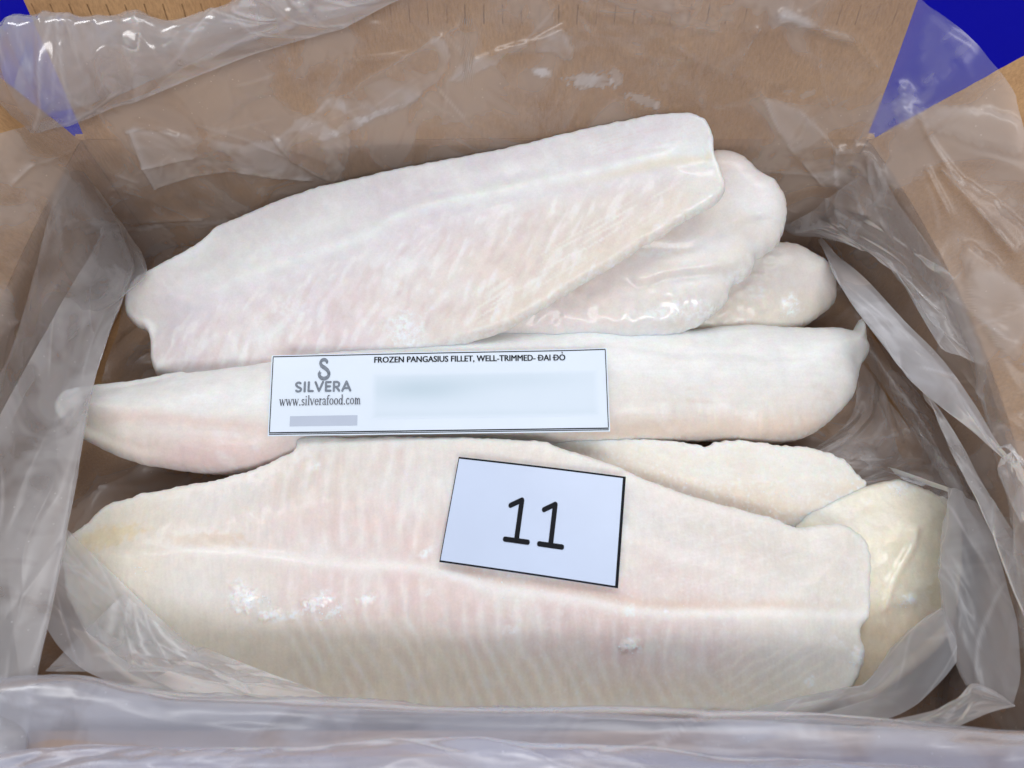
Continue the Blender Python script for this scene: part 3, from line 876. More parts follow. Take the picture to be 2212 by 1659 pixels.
def fillet(key, label, outline, plane, top, edge, bottom, relief, colour, seed, step=0.0011, power=2.2, rough_edge=0.0005, rim=0.0):
    """relief(px,py,d,x,y)->height metres ; colour(px,py,d,x,y)->(rgb, frost, glaze)"""
    o = catmull(outline, 1600, closed=True)
    W = at_plane(o[:, 0], o[:, 1], *plane)
    per = np.linalg.norm(np.diff(np.concatenate([W, W[:1]]), axis=0), axis=1).sum()
    n = int(per / (step * 0.8))
    W = catmull(W[::3, :2], n, closed=True)
    t = np.arange(n) / n * 2 * math.pi
    R = per / (2 * math.pi)
    dn = np.roll(W, -1, 0) - np.roll(W, 1, 0)
    dn = np.stack([dn[:, 1], -dn[:, 0]], -1)
    dn /= np.linalg.norm(dn, axis=1)[:, None]
    j = n2(np.cos(t) * R * 350, np.sin(t) * R * 350, seed) + 0.8 * n2(np.cos(t) * R * 120, np.sin(t) * R * 120, seed + 1)
    W = W + dn * (j * rough_edge)[:, None]
    x0, y0 = W.min(0)
    x1, y1 = W.max(0)
    gx, gy = np.meshgrid(np.arange(x0, x1, step), np.arange(y0, y1, step), indexing='ij')
    r = np.random.RandomState(seed)
    gx = (gx + (np.arange(gx.shape[1]) % 2)[None] * step * 0.5 + r.uniform(-.15, .15, gx.shape) * step).ravel()
    gy = (gy + r.uniform(-.15, .15, gy.shape) * step).ravel()
    D, ins = poly_dist(gx, gy, W)
    ok = ins & (D > step * 0.55)
    pts = np.concatenate([W, np.stack([gx[ok], gy[ok]], -1)])
    dist = np.concatenate([np.zeros(n), D[ok]])
    res = delaunay_2d_cdt([Vector(p) for p in pts.tolist()], [(i, (i + 1) % n) for i in range(n)], [], 1, 1e-7)
    vc = np.array([tuple(v) for v in res[0]])
    src = np.array([ov[0] if ov else -1 for ov in res[3]])
    dd = np.where(src >= 0, dist[np.clip(src, 0, len(dist) - 1)], 0.0)
    faces = [f for f in res[2]]
    bnd = dd < 1e-9
    base = pz(vc[:, 0], vc[:, 1], plane)
    pp = project(np.stack([vc[:, 0], vc[:, 1], base], -1))
    u = np.clip(dd / edge, 0, 1)
    prof = (1 - (1 - u) ** power) ** (1 / power)
    if rim:                                   # a flat fillet: thin cut rim, then a gentle swell
        ur = np.clip(dd / 0.0035, 0, 1)
        prof = (rim * np.sqrt(1 - (1 - ur) ** 2) + (top - rim) * smooth(0, edge, dd)) / top
    h = top * prof + relief(pp[:, 0], pp[:, 1], dd, vc[:, 0], vc[:, 1]) * smooth(0.0, 0.006, dd)
    h = h + smooth(0, .003, dd) * (0.0009 * n2(vc[:, 0] * 28, vc[:, 1] * 28, seed) + 0.00012 * n2(vc[:, 0] * 160, vc[:, 1] * 160, seed + 2))
    h = np.where(bnd, 0, h)
    zt = base + h
    ub = np.clip(dd / (edge * 0.8), 0, 1)
    zb = base - bottom * (1 - (1 - ub) ** 2) ** 0.5
    zb = np.maximum(zb, FLOOR + 0.003)
    nvv = len(vc)
    remap = np.where(bnd, np.arange(nvv), np.cumsum(~bnd) - 1 + nvv)
    V = np.concatenate([np.stack([vc[:, 0], vc[:, 1], zt], -1), np.stack([vc[:, 0], vc[:, 1], zb], -1)[~bnd]])
    F = [tuple(f) for f in faces] + [tuple(remap[list(f)][::-1]) for f in faces]
    rgb, fr, gl = colour(pp[:, 0], pp[:, 1], dd, vc[:, 0], vc[:, 1])
    fr = np.clip(fr + .30 * smooth(.12, .5, fbm(pp[:, 0] / 22, pp[:, 1] / 22, seed + 5)) * smooth(-.2, .4, fbm(pp[:, 0] / 130, pp[:, 1] / 130, seed + 6)), 0, 1)
    rgb = np.clip(rgb, 0.02, 0.95)
    z0 = ~bnd
    o = mesh_obj('fish_fillet', V, F, M_FISH, None, True, np.concatenate([rgb, rgb[z0]]),
                 {'frost': np.concatenate([fr, fr[z0]]), 'glaze': np.concatenate([gl, gl[z0]])})
    # origin at the fillet's base
    c = np.array([V[:, 0].mean(), V[:, 1].mean(), V[:, 2].min()])
    o.data.transform(__import__('mathutils').Matrix.Translation(Vector(-c)))
    o.location = c
    o['label'] = label
    o['category'] = 'fish fillet'
    o['group'] = 'frozen fish fillets in the carton'
    SURF[key] = (vc, zt)
    return o


IVORY = np.array([0.82, 0.765, 0.67])
PINK = np.array([0.82, 0.69, 0.67])
COOL = np.array([0.86, 0.87, 0.88])
LILAC = np.array([0.81, 0.78, 0.82])
YELLOW = np.array([0.78, 0.70, 0.44])
WARM = np.array([0.76, 0.57, 0.43])


def lerp(a, b, t):
    t = np.asarray(t)[:, None]
    return a * (1 - t) + b * t


def blob(px, py, cx, cy, rx, ry, ang=0, seed=0):
    c, s = math.cos(math.radians(ang)), math.sin(math.radians(ang))
    u = ((px - cx) * c + (py - cy) * s) / rx
    v = (-(px - cx) * s + (py - cy) * c) / ry
    wob = 0.55 * n2(px / 14.0, py / 14.0, seed + 1.7) + 0.3 * n2(px / 5.0, py / 5.0, seed + 4)
    return smooth(1.1, 0.55, np.sqrt(u * u + v * v) + wob)


def signed_to(px, py, line):
    l = catmull(line, 90)
    d, _ = poly_dist(px, py, l, closed=False)
    yy = np.interp(px, l[:, 0], l[:, 1])
    return np.where(py > yy, d, -d)


# --- upper fillet lying slantwise along the back
MID1 = [(300, 700), (417, 673), (454, 658), (517, 629), (617, 591), (778, 541), (886, 484), (1070, 440), (1289, 397), (1477, 350), (1545, 330)]


def c1(px, py, d, x, y):
    m = signed_to(px, py, MID1)
    a = fbm(px / 260, py / 160, 3)
    rgb = lerp(LILAC, COOL, smooth(-.3, .4, a))
    rgb = lerp(rgb, PINK, smooth(0, 170, m) * 0.55 * smooth(-.5, .3, fbm(px / 150, py / 110, 5)))
    rgb = lerp(rgb, IVORY, smooth(900, 1350, px + m * 0.8) * 0.6 * smooth(10, 90, m))
    rgb = lerp(rgb, IVORY, smooth(420, 290, px) * 0.45)
    # slanted flakes of muscle below the mid line
    u = px * .87 + py * .50 + 10 * n2(px / 90, py / 90, 7)
    w = px * .50 - py * .87
    fl = n2(u / 15.0, w / 50.0, 8) + .55 * n2(u / 8.0, w / 26.0, 9)
    flake = smooth(.16, .60, fl) * smooth(6, 50, m) * smooth(1560, 1380, px)
    rgb = lerp(rgb, np.array([.95, .945, .95]), flake * .45)
    rgb = lerp(rgb, np.array([.74, .62, .61]), smooth(-.1, -.6, fl) * smooth(20, 80, m) * .38)
    ful = n2((px * .80 - py * .60) / 16.0, (px * .60 + py * .80) / 60.0, 10)
    rgb = lerp(rgb, np.array([.89, .90, .92]), smooth(.1, .55, ful) * smooth(-8, -50, m) * .45)
    # fine pale streaks that run along the belly edge, and thin pink ones near the tail end
    q = px * .52 + py * .855
    t_ = px * .855 - py * .52
    dl_, _i = poly_dist(px, py, catmull([(900, 768), (1080, 719), (1240, 627), (1380, 540), (1475, 480), (1560, 430)], 40), closed=False)
    sk = smooth(.0, .45, n2(q / 5.5, t_ / 90.0, 12)) * smooth(110, 70, dl_) * smooth(12, 34, dl_) * smooth(960, 1080, px) * smooth(1540, 1380, px)
    rgb = lerp(rgb, np.array([.91, .91, .87]), sk * .75)
    rgb = lerp(rgb, IVORY, smooth(60, 20, dl_) * smooth(1000, 1150, px) * .45)
    up_ = smooth(.1, .5, n2((px * .33 + py * .94) / 4.0, (px * .94 - py * .33) / 80.0, 14)) * smooth(1150, 1280, px) * smooth(-14, -34, m) * smooth(1540, 1480, px)
    rgb = lerp(rgb, np.array([.80, .68, .68]), up_ * .35)
    rgb = lerp(rgb, np.array([.84, .88, .89]), smooth(1460, 1560, px + .2 * (py - 330)) * .6)
    band = np.exp(-(m / 13.0) ** 2) * smooth(380, 620, px) * (0.8 + 0.5 * n2(px / 40, py / 40, 4))
    rgb = lerp(rgb, np.array([.90, .945, .95]), np.clip(band, 0, 1) * 0.95)
    yl = np.exp(-((m - 14) / 10.0) ** 2) * smooth(1150, 1400, px)
    rgb = lerp(rgb, YELLOW * 1.1, yl * 0.35)
    fr = 0.9 * blob(px, py, 880, 725, 42, 36, -40, 3) + 0.5 * blob(px, py, 600, 560, 80, 16, -20, 5) + 0.5 * blob(px, py, 700, 505, 60, 14, -20, 6) + .4 * blob(px, py, 640, 690, 60, 30, 0, 2) + .5 * blob(px, py, 850, 640, 22, 14, 20, 1)
    fr = fr + .4 * flake * smooth(0, .3, n2(px / 20, py / 20, 2)) + smooth(0.005, 0, d) * .5
    gl = np.clip(.25 + .3 * fbm(px / 70, py / 70, 92) + smooth(1300, 1500, px) * .45, 0, 1)
    return rgb, np.clip(fr, 0, 1), gl


def r1(px, py, d, x, y):
    m = signed_to(px, py, MID1)
    h = 0.0005 * np.exp(-(m / 14.0) ** 2) - 0.0006 * np.exp(-((m + 28) / 22.0) ** 2) - 0.0008 * np.exp(-((m - 26) / 20.0) ** 2)
    u = px * .87 + py * .50 + 10 * n2(px / 90, py / 90, 7)
    w = px * .50 - py * .87
    h += 0.00022 * n2(u / 15.0, w / 50.0, 8) * smooth(6, 50, m)
    h -= 0.004 * smooth(1400, 1560, px) * np.exp(-((m - 6) / 30) ** 2)      # the tail end dips along the seam
    h -= 0.003 * np.exp(-(((px - 440) / 60) ** 2 + ((py - 560) / 40) ** 2))
    h -= 0.0035 * np.exp(-((m - 10) / 26) ** 2) * smooth(520, 330, px)
    return h


fillet('top', 'large pale fillet lying slantwise along the back, topmost of the pile',
       [(1541, 305), (1532, 280), (1515, 262), (1487, 252), (1455, 252), (1400, 258), (1300, 278), (1200, 301), (1130, 318), (1000, 345), (900, 363), (800, 385), (700, 408), (610, 436), (540, 466),
        (490, 486), (470, 496), (452, 515), (425, 534), (380, 559), (335, 583), (304, 600), (284, 622), (273, 650), (276, 684), (295, 704), (318, 717), (328, 742), (331, 790), (345, 815), (450, 830), (600, 825),
        (760, 800), (900, 768), (1000, 745), (1080, 719), (1150, 683), (1240, 627), (1330, 574), (1380, 540), (1432, 511), (1475, 480), (1530, 452), (1557, 432), (1567, 408), (1556, 374), (1542, 337)],
       plane3((1478, 252, .0165), (290, 650, -.055), (1240, 640, -.024)), 0.0095, 0.030, 0.006, r1, c1, 3, rough_edge=0.0004, rim=0.0052, step=0.0008)


# --- second fillet of the pile
def c2(px, py, d, x, y):
    a = fbm(px / 120, py / 90, 13)
    rgb = lerp(np.array([.81, .79, .77]), COOL, smooth(-.2, .4, a))
    rgb = lerp(rgb, PINK, smooth(1500, 1250, px + (py - 650) * .9) * .45)
    rgb = lerp(rgb, IVORY, smooth(-.1, .4, fbm(px / 70, py / 70, 15)) * .3)
    fr = .8 * blob(px, py, 1470, 690, 90, 18, -8, 3) + .5 * blob(px, py, 1420, 570, 50, 14, -15, 4) + .6 * blob(px, py, 1590, 612, 34, 20, -40, 5) + smooth(.002, 0, d) * .5
    gl = np.clip(.5 + .5 * blob(px, py, 1460, 680, 120, 30, -8, 6), 0, 1)
    return rgb, np.clip(fr, 0, 1), gl


def r2(px, py, d, x, y):
    f1 = signed_to(px, py, [(1340, 625), (1375, 640), (1440, 622), (1520, 612), (1600, 600)])
    f2 = signed_to(px, py, [(1400, 560), (1480, 560), (1560, 520), (1620, 500)])
    h = 0.0018 * np.tanh(f1 / 6.0) * smooth(1330, 1380, px) * smooth(1640, 1560, px) * np.exp(-(f1 / 45) ** 2) * -1
    h += 0.0012 * np.tanh(-f2 / 8.0) * np.exp(-(f2 / 40) ** 2)
    h += 0.0010 * n2(px / 26, py / 26, 3) * smooth(600, 660, py)
    return h


fillet('second', 'rounded pale fillet end sticking out from under the top fillet, directly beneath it',
       [(1480, 360), (1530, 338), (1565, 336), (1598, 347), (1640, 381), (1671, 401), (1689, 428), (1697, 463), (1693, 497), (1681, 527), (1660, 546), (1630, 562), (1626, 582), (1608, 603), (1580, 620), (1571, 650),
        (1546, 678), (1483, 716), (1400, 740), (1250, 750), (1080, 752), (1000, 735), (1080, 640), (1250, 500)],
       plane3((1598, 347, -.008), (1483, 713, -.044), (1100, 720, -.050)), 0.012, 0.016, 0.008, r2, c2, 23)


# --- third fillet of the pile
def c3(px, py, d, x, y):
    a = fbm(px / 90, py / 70, 23)
    rgb = lerp(np.array([.77, .72, .69]), np.array([.80, .78, .75]), smooth(-.3, .4, a))
    rgb = lerp(rgb, IVORY * .97, smooth(640, 690, py) * .6)
    fr = .9 * blob(px, py, 1693, 683, 24, 24, 0, 2) + .3 * blob(px, py, 1610, 665, 40, 16, -10, 7) + smooth(.002, 0, d) * .3
    gl = np.full_like(px, .45)
    return rgb, np.clip(fr, 0, 1), gl


def r3(px, py, d, x, y):
    return 0.0016 * np.exp(-(((px - 1693) / 20) ** 2 + ((py - 680) / 20) ** 2)) + 0.0012 * n2(px / 22, py / 16, 4) * smooth(1700, 1620, px)


fillet('third', 'smooth greyish fillet end lowest in the pile at the back right, with one frost blob',
       [(1560, 560), (1640, 540), (1680, 530), (1711, 534), (1749, 552), (1786, 576), (1801, 612), (1803, 650), (1785, 671), (1733, 709), (1680, 730), (1600, 745), (1480, 745), (1420, 720), (1460, 640)],
       plane3((1700, 535, -.052), (1733, 709, -.066), (1480, 720, -.066)), 0.014, 0.024, 0.012, r3, c3, 33)


# --- long middle fillet under the paper strip
def c4(px, py, d, x, y):
    yc = np.interp(px, [110, 600, 1100, 1500, 1880], [890, 890, 840, 830, 820])
    v = py - yc
    a = fbm(px / 300, py / 100, 43)
    rgb = lerp(np.array([.85, .87, .87]), np.array([.83, .84, .83]), smooth(-.3, .3, a))
    rgb = lerp(rgb, np.array([.83, .77, .72]), smooth(-10, 90, v + 30 * a) * .6)
    rgb = lerp(rgb, PINK * np.array([.98, .92, .92]), smooth(40, 120, v) * smooth(1000, 500, px) * .8)
    rgb = lerp(rgb, WARM, smooth(70, 115, v) * smooth(1100, 1400, px) * .5)  # shade on the rounded lower side, painted in as a warm tone
    rgb = lerp(rgb, IVORY, smooth(420, 200, px) * smooth(-10, 40, v) * .8)
    pk = np.exp(-((v - 25 - (px - 200) * .09) / 14.0) ** 2) * smooth(170, 300, px) * smooth(760, 500, px)
    rgb = lerp(rgb, np.array([.74, .55, .50]), pk * .45)
    sl = n2((py - yc) / 7.0, px / 120.0, 44) + .5 * n2((py - yc) / 3.5, px / 60.0, 45)
    rgb = rgb * (1 + .025 * sl)[:, None]
    rgb = lerp(rgb, np.array([.88, .89, .88]), smooth(.15, .5, fbm(px / 50, py / 30, 46)) * .4)
    rgb = lerp(rgb, np.array([.74, .62, .56]), smooth(.2, .5, fbm(px / 70, py / 22, 47)) * smooth(-20, 60, v) * .4)
    fr = .5 * blob(px, py, 1120, 735, 70, 14, -6, 3) + .4 * blob(px, py, 430, 840, 60, 24, -8, 4) + .35 * blob(px, py, 1560, 900, 16, 8, 0, 8) + smooth(.002, 0, d) * .4 + .9 * smooth(1850, 1858, px) * smooth(740, 720, py)
    gl = np.full_like(px, .15) + .1 * smooth(900, 1300, px)
    return rgb, np.clip(fr, 0, 1), gl


def r4(px, py, d, x, y):
    yc = np.interp(px, [110, 600, 1100, 1500, 1880], [890, 890, 840, 830, 820])
    v = py - yc
    h = -0.004 * smooth(500, 140, px)
    h += 0.0014 * n2(px / 110, py / 70, 48) + 0.0003 * n2(px / 60, py / 30, 49)
    h -= 0.0007 * np.exp(-((py - (790 + (px - 1380) * .04 + 8 * n2(px / 60, px * 0, 3))) / 10.0) ** 2) * smooth(1320, 1420, px) * smooth(1800, 1650, px)
    h += 0.0003 * np.sin(v / 11.0 + 2 * n2(px / 200, py / 60, 50)) * smooth(20, 60, v) * smooth(900, 500, px)
    h -= 0.002 * np.exp(-(((px - 1848) / 26) ** 2 + ((py - 790) / 12) ** 2))
    return h


fillet('middle', 'long plump fillet across the middle under the printed paper strip, pointed right corner',
       [(128, 866), (150, 846), (205, 836), (300, 825), (395, 807), (412, 809), (500, 800), (590, 786), (760, 760), (900, 742), (1000, 730), (1090, 718), (1190, 712), (1300, 706), (1350, 706), (1430, 712), (1500, 716),
        (1560, 710), (1620, 706), (1700, 712), (1760, 713), (1800, 713), (1834, 719), (1844, 712), (1850, 700), (1856, 690), (1862, 700), (1867, 714), (1869, 738), (1875, 762), (1860, 788), (1853, 815), (1845, 848), (1828, 874), (1805, 899),
        (1778, 922), (1751, 939), (1704, 952), (1637, 955), (1536, 950), (1400, 952), (1250, 958), (1100, 964), (950, 968), (800, 974), (680, 986), (600, 1006), (540, 1019), (470, 1023), (403, 1016), (302, 1000), (242, 980), (181, 948), (140, 915), (122, 890)],
       plane3((200, 890, -.049), (1600, 715, -.057), (1600, 945, -.063)), 0.0165, 0.026, 0.018, r4, c4, 53, step=0.0009, power=1.9, rough_edge=0.0003)


# --- pale fillet behind the front one
def c6(px, py, d, x, y):
    a = fbm(px / 80, py / 60, 63)
    rgb = lerp(np.array([.85, .82, .75]), np.array([.87, .86, .82]), smooth(-.3, .3, a))
    rgb = lerp(rgb, PINK * .98, smooth(1250, 1180, px) * .4)
    low = smooth(-60, 10, py - np.interp(px, [1200, 1500, 1720, 1880], [990, 1075, 1115, 1055]))
    rgb = lerp(rgb, np.array([.76, .62, .50]), low * .6)
    fr = .45 * smooth(.05, .4, n2(px / 7, py / 7, 3)) * smooth(-90, 0, py - np.interp(px, [1200, 1500, 1720, 1880], [990, 1075, 1115, 1055])) + smooth(.006, 0, d) * .7 + .3 * smooth(.1, .5, n2(px / 5, py / 5, 9))
    return rgb, np.clip(fr, 0, 1), np.full_like(px, .1)


zero = lambda px, py, d, x, y: 0.0003 * n2(px / 9, py / 9, 2)
fillet('pale', 'frosty cream fillet showing its curved back edge behind the large front fillet',
       [(1120, 960), (1190, 953), (1250, 946), (1330, 950), (1400, 950), (1469, 954), (1510, 961), (1522, 964), (1540, 957), (1603, 951), (1654, 959), (1700, 964), (1754, 969), (1790, 979), (1815, 990), (1835, 1005), (1850, 1026), (1873, 1048),
        (1850, 1075), (1790, 1105), (1700, 1145), (1560, 1150), (1400, 1110), (1240, 1040)],
       plane3((1500, 960, -.060), (1850, 1040, -.060), (1500, 1090, -.063)), 0.0075, 0.030, 0.006, zero, c6, 63, rough_edge=0.0008, rim=0.003)


# --- yellow fillet at the right
def c7(px, py, d, x, y):
    a = fbm(px / 90, py / 90, 73)
    rgb = lerp(np.array([.86, .82, .70]), np.array([.87, .85, .78]), smooth(-.2, .4, a))
    rgb = lerp(rgb, YELLOW, smooth(1080, 1200, py) * smooth(1330, 1240, py) * .18)
    rgb = lerp(rgb, np.array([.78, .64, .46]), smooth(1260, 1370, py + 30 * a) * .6)
    rgb = rgb * (1 + .06 * n2(px / 12.0, py / 30.0, 74) + .04 * n2(px / 5.0, py / 5.0, 75))[:, None]
    rgb = lerp(rgb, YELLOW * .9, blob(px, py, 2020, 1290, 40, 40, 0, 3) * .4)
    fr = .95 * blob(px, py, 1946, 1304, 22, 14, -35, 3) + .7 * blob(px, py, 1935, 1060, 30, 18, 10, 4) + .4 * blob(px, py, 1860, 1090, 14, 10, 0, 5) + .35 * smooth(.1, .4, n2(px / 7, py / 7, 3)) * smooth(1850, 1760, px)
    gl = .4 + .6 * blob(px, py, 1920, 1240, 60, 60, -50, 6)
    return rgb, np.clip(fr, 0, 1), np.clip(gl, 0, 1)


def r7(px, py, d, x, y):
    f = signed_to(px, py, [(1888, 1330), (1900, 1280), (1920, 1240), (1950, 1190), (1958, 1150)])
    return 0.0016 * np.exp(-(f / 10) ** 2) * smooth(1120, 1170, py) * smooth(1340, 1310, py) + 0.0006 * n2(px / 45, py / 45, 3) + 0.00018 * n2(px / 9, py / 9, 4) + 0.0015 * np.exp(-(((px - 1946) / 18) ** 2 + ((py - 1304) / 12) ** 2))


fillet('yellow', 'yellowish glazed fillet at the right, half tucked under the front fillet and the film',
       [(1720, 1118), (1780, 1085), (1850, 1056), (1885, 1046), (1936, 1037), (1973, 1049), (2015, 1066), (2056, 1088), (2072, 1130), (2076, 1200), (2070, 1270), (2060, 1340), (2030, 1400), (1970, 1450), (1900, 1500), (1840, 1520), (1770, 1480), (1720, 1380), (1690, 1250)],
       plane3((1900, 1050, -.060), (2050, 1250, -.061), (1760, 1300, -.066)), 0.0100, 0.036, 0.010, r7, c7, 73, rim=0.0045)

# --- large front fillet
MID5 = [(150, 1165), (300, 1195), (386, 1204), (437, 1200), (571, 1210), (734, 1228), (936, 1240), (1053, 1277), (1238, 1304), (1373, 1331), (1477, 1335), (1670, 1334), (1771, 1334), (1880, 1330)]


def ph5(px, py, m):
    up = (px + 0.10 * m + 20 * n2(px / 150, py / 220, 81) + 5 * n2(px / 30, py / 60, 84)) / 41
    dn = (px - np.maximum(m - 110, 0) * .55 + 20 * n2(px / 150, py / 220, 82) + 5 * n2(px / 30, py / 60, 84)) / 40
    return np.where(m < 0, up, dn)


def c5(px, py, d, x, y):
    m = signed_to(px, py, MID5)
    a = fbm(px / 240, py / 160, 83)
    rgb = lerp(np.array([.81, .765, .725]), np.array([.83, .81, .795]), smooth(-.3, .3, a))
    pk = smooth(500, 760, px) * smooth(1750, 1350, px) * smooth(-190, -60, m) * smooth(190, 90, m)
    rgb = lerp(rgb, PINK * np.array([.97, .94, .95]), pk * .65 * smooth(-.5, .2, fbm(px / 110, py / 110, 85)))
    rgb = lerp(rgb, np.array([.87, .79, .63]), smooth(80, 190, m + 25 * a) * .62)
    rgb = lerp(rgb, np.array([.81, .755, .61]), smooth(520, 220, px) * .6)
    rgb = lerp(rgb, np.array([.81, .79, .73]), smooth(1500, 1800, px) * .55)
    rgb = lerp(rgb, np.array([.80, .62, .25]), .32 * blob(px, py, 235, 1168, 95, 28, -12, 3))
    rgb = lerp(rgb, np.array([.76, .62, .50]), .5 * blob(px, py, 470, 1180, 90, 22, 0, 5))
    rgb = lerp(rgb, np.array([.77, .58, .46]), .45 * np.exp(-((m - 0 + 18) / 14.0) ** 2) * smooth(930, 1050, px) * smooth(1850, 1650, px))
    ph = ph5(px, py, m)
    st = np.abs((ph % 1) - .5) * 2
    mask = np.where(m < 0, smooth(-15, -50, m) * smooth(540, 660, px) * smooth(1000, 880, px), smooth(10, 40, m) * smooth(560, 700, px) * smooth(1640, 1480, px))
    mask = mask * smooth(-.6, .2, n2(px / 70, py / 110, 87))
    rgb = lerp(rgb, np.array([.92, .89, .87]), smooth(.5, 1.0, st) * mask * .45)
    rgb = lerp(rgb, np.array([.70, .53, .50]), smooth(.7, .1, st) * mask * .22)
    rgb = rgb * (1 + 0.05 * n2(px / 6.0, py / 40.0, 96))[:, None]
    rgb = lerp(rgb, np.array([.82, .80, .78]), .5 * smooth(.15, .45, fbm(px / 46, py / 60, 97)) * smooth(300, 600, px))
    bel = smooth(.55, .95, np.abs((((px * .55 + py * .9 + 9 * n2(px / 50, py / 50, 90)) / 26) % 1) - .5) * 2) * smooth(1480, 1600, px) * smooth(1850, 1740, px) * smooth(50, 85, m)
    rgb = lerp(rgb, np.array([.92, .895, .82]), bel * .6)
    rgb = lerp(rgb, np.array([.92, .905, .89]), np.exp(-(m / 13.0) ** 2) * smooth(350, 450, px) * .7)
    fr = np.zeros_like(px)
    for k, (cx, cy, rx, ry, an, w) in enumerate(((540, 1300, 34, 34, 0, .95), (600, 1338, 40, 12, 10, .9), (700, 1310, 40, 16, -30, .9), (735, 1330, 26, 8, -35, .9), (800, 1305, 24, 14, -30, .75), (650, 1335, 20, 10, 0, .9),
                                                (1356, 1400, 26, 17, 15, .9), (1352, 1328, 14, 12, 0, .8), (1430, 1328, 6, 6, 0, .9), (925, 1205, 18, 10, -30, .7), (1100, 1370, 20, 12, -20, .55), (930, 1290, 14, 8, -20, .7),
                                                (1740, 1475, 14, 12, 0, .8), (1790, 1500, 18, 8, -25, .7), (1850, 1420, 18, 26, 0, .85), (1800, 1390, 26, 12, 20, .4), (690, 1020, 12, 10, 0, .6), (1010, 1260, 60, 8, 5, .25), (1090, 1250, 60, 10, 8, .3))):
        fr += w * blob(px, py, cx, cy, rx, ry, an, k)
    fr += smooth(.005, 0, d) * .3 + .25 * smooth(.15, .45, n2(px / 8, py / 8, 3)) * smooth(1000, 1100, px)
    gl = .28 + .25 * fbm(px / 60, py / 60, 91) + .7 * blob(px, py, 640, 1320, 150, 40, 5, 9)
    fa = n2((px * .25 + py * .97) / 6.0, (px * .97 - py * .25) / 60.0, 98)
    rgb = lerp(rgb, np.array([.91, .885, .86]), smooth(.1, .5, fa) * smooth(1330, 1450, px) * smooth(-20, -50, m) * .35)
    rgb = lerp(rgb, np.array([.86, .85, .80]), smooth(.010, .001, d) * .45)
    return rgb, np.clip(fr, 0, 1), np.clip(gl, 0, 1)


def r5(px, py, d, x, y):
    m = signed_to(px, py, MID5)
    ph = ph5(px, py, m)
    mask = np.where(m < 0, smooth(-15, -50, m) * smooth(540, 660, px) * smooth(1000, 880, px), smooth(10, 40, m) * smooth(560, 700, px) * smooth(1640, 1480, px))
    h = 0.00010 * np.cos((ph + .5) * 6.283) * mask * smooth(-.4, .3, n2(px / 70, py / 70, 88))
    h += 0.0005 * np.tanh(m / 14.0) * np.exp(-(m / 70) ** 2) + 0.0002 * np.exp(-(m / 14) ** 2) * smooth(350, 450, px)
    for cx, cy, rx, ry, w in ((540, 1300, 30, 30, 1), (600, 1338, 34, 10, .9), (700, 1310, 36, 14, 1), (1356, 1400, 24, 15, .8), (1850, 1425, 14, 22, .8), (800, 1305, 22, 12, .7)):
        h += 0.0012 * w * blob(px, py, cx, cy, rx, ry, -20, 2) * (1 + .8 * n2(px / 6, py / 6, 5))
    return h


fillet('front', 'largest fillet, across the front, ribbed pinkish flesh with yellow belly edge and frost patches',
       [(150, 1160), (168, 1146), (190, 1130), (215, 1104), (242, 1087), (289, 1074), (302, 1066), (353, 1060), (403, 1047), (470, 1037), (504, 1028), (554, 1013), (598, 992), (636, 971), (641, 952), (660, 945), (700, 944), (760, 946), (850, 944),
        (950, 945), (1040, 946), (1113, 950), (1174, 955), (1200, 964), (1257, 983), (1331, 1007), (1400, 1038), (1500, 1073), (1600, 1101), (1650, 1114), (1687, 1126), (1705, 1137), (1725, 1139), (1770, 1134), (1815, 1132), (1848, 1148), (1874, 1176), (1880, 1220), (1880, 1262),
        (1877, 1331), (1860, 1352), (1859, 1372), (1867, 1408), (1862, 1442), (1850, 1470), (1833, 1496), (1790, 1525), (1700, 1545), (1500, 1548), (1200, 1545), (900, 1545), (700, 1540), (500, 1525), (360, 1495), (250, 1450), (190, 1375), (152, 1300), (138, 1235), (138, 1195)],
       plane3((200, 1150, -.050), (1800, 1150, -.048), (900, 1530, -.055)), 0.0100, 0.036, 0.010, r5, c5, 83, rough_edge=0.0005, rim=0.0030, step=0.0008)


# ------------------------------------------------------------------ paper labels
def strip_surface(corners, bend):
    """corners TL,TR,BR,BL world; returns S(u,v) with v=0 at the top"""
    TL, TR, BR, BL = corners

    def S(u, v, lift=0.0):
        u, v = np.asarray(u, float)[..., None], np.asarray(v, float)[..., None]
        p = TL * (1 - u) * (1 - v) + TR * u * (1 - v) + BR * u * v + BL * (1 - u) * v
        nrm = np.cross(TR - TL, TL - BL)
        nrm = nrm / np.linalg.norm(nrm)
        if nrm[2] < 0:
            nrm = -nrm
        return p + nrm * (bend(u, v) + lift)
    return S


def paper(name, S, parent, mat, thick=0.0004, nu=60, nv=24, uv=(0, 1, 0, 1), lift=0.0):
    U, V = np.meshgrid(np.linspace(uv[0], uv[1], nu), np.linspace(uv[2], uv[3], nv), indexing='ij')
    if thick == 0:
        return mesh_obj(name, S(U, V, lift).reshape(-1, 3), [q[::-1] for q in grid_faces(nu, nv)], mat, parent, False)
    A = S(U, V, lift).reshape(-1, 3)
    B = S(U, V, lift - thick).reshape(-1, 3)
    f = grid_faces(nu, nv)
    k = nu * nv
    F = [tuple(q[::-1]) for q in f] + [tuple(q + k) for q in f]
    rim = [(i, 0) for i in range(nu)] + [(nu - 1, j) for j in range(1, nv)] + [(i, nv - 1) for i in range(nu - 2, -1, -1)] + [(0, j) for j in range(nv - 2, 0, -1)]
    ids = [i * nv + j for i, j in rim]
    for a, b in zip(ids, ids[1:] + ids[:1]):
        F.append((a, b, b + k, a + k))
    return mesh_obj(name, np.concatenate([A, B]), F, mat, parent, False)


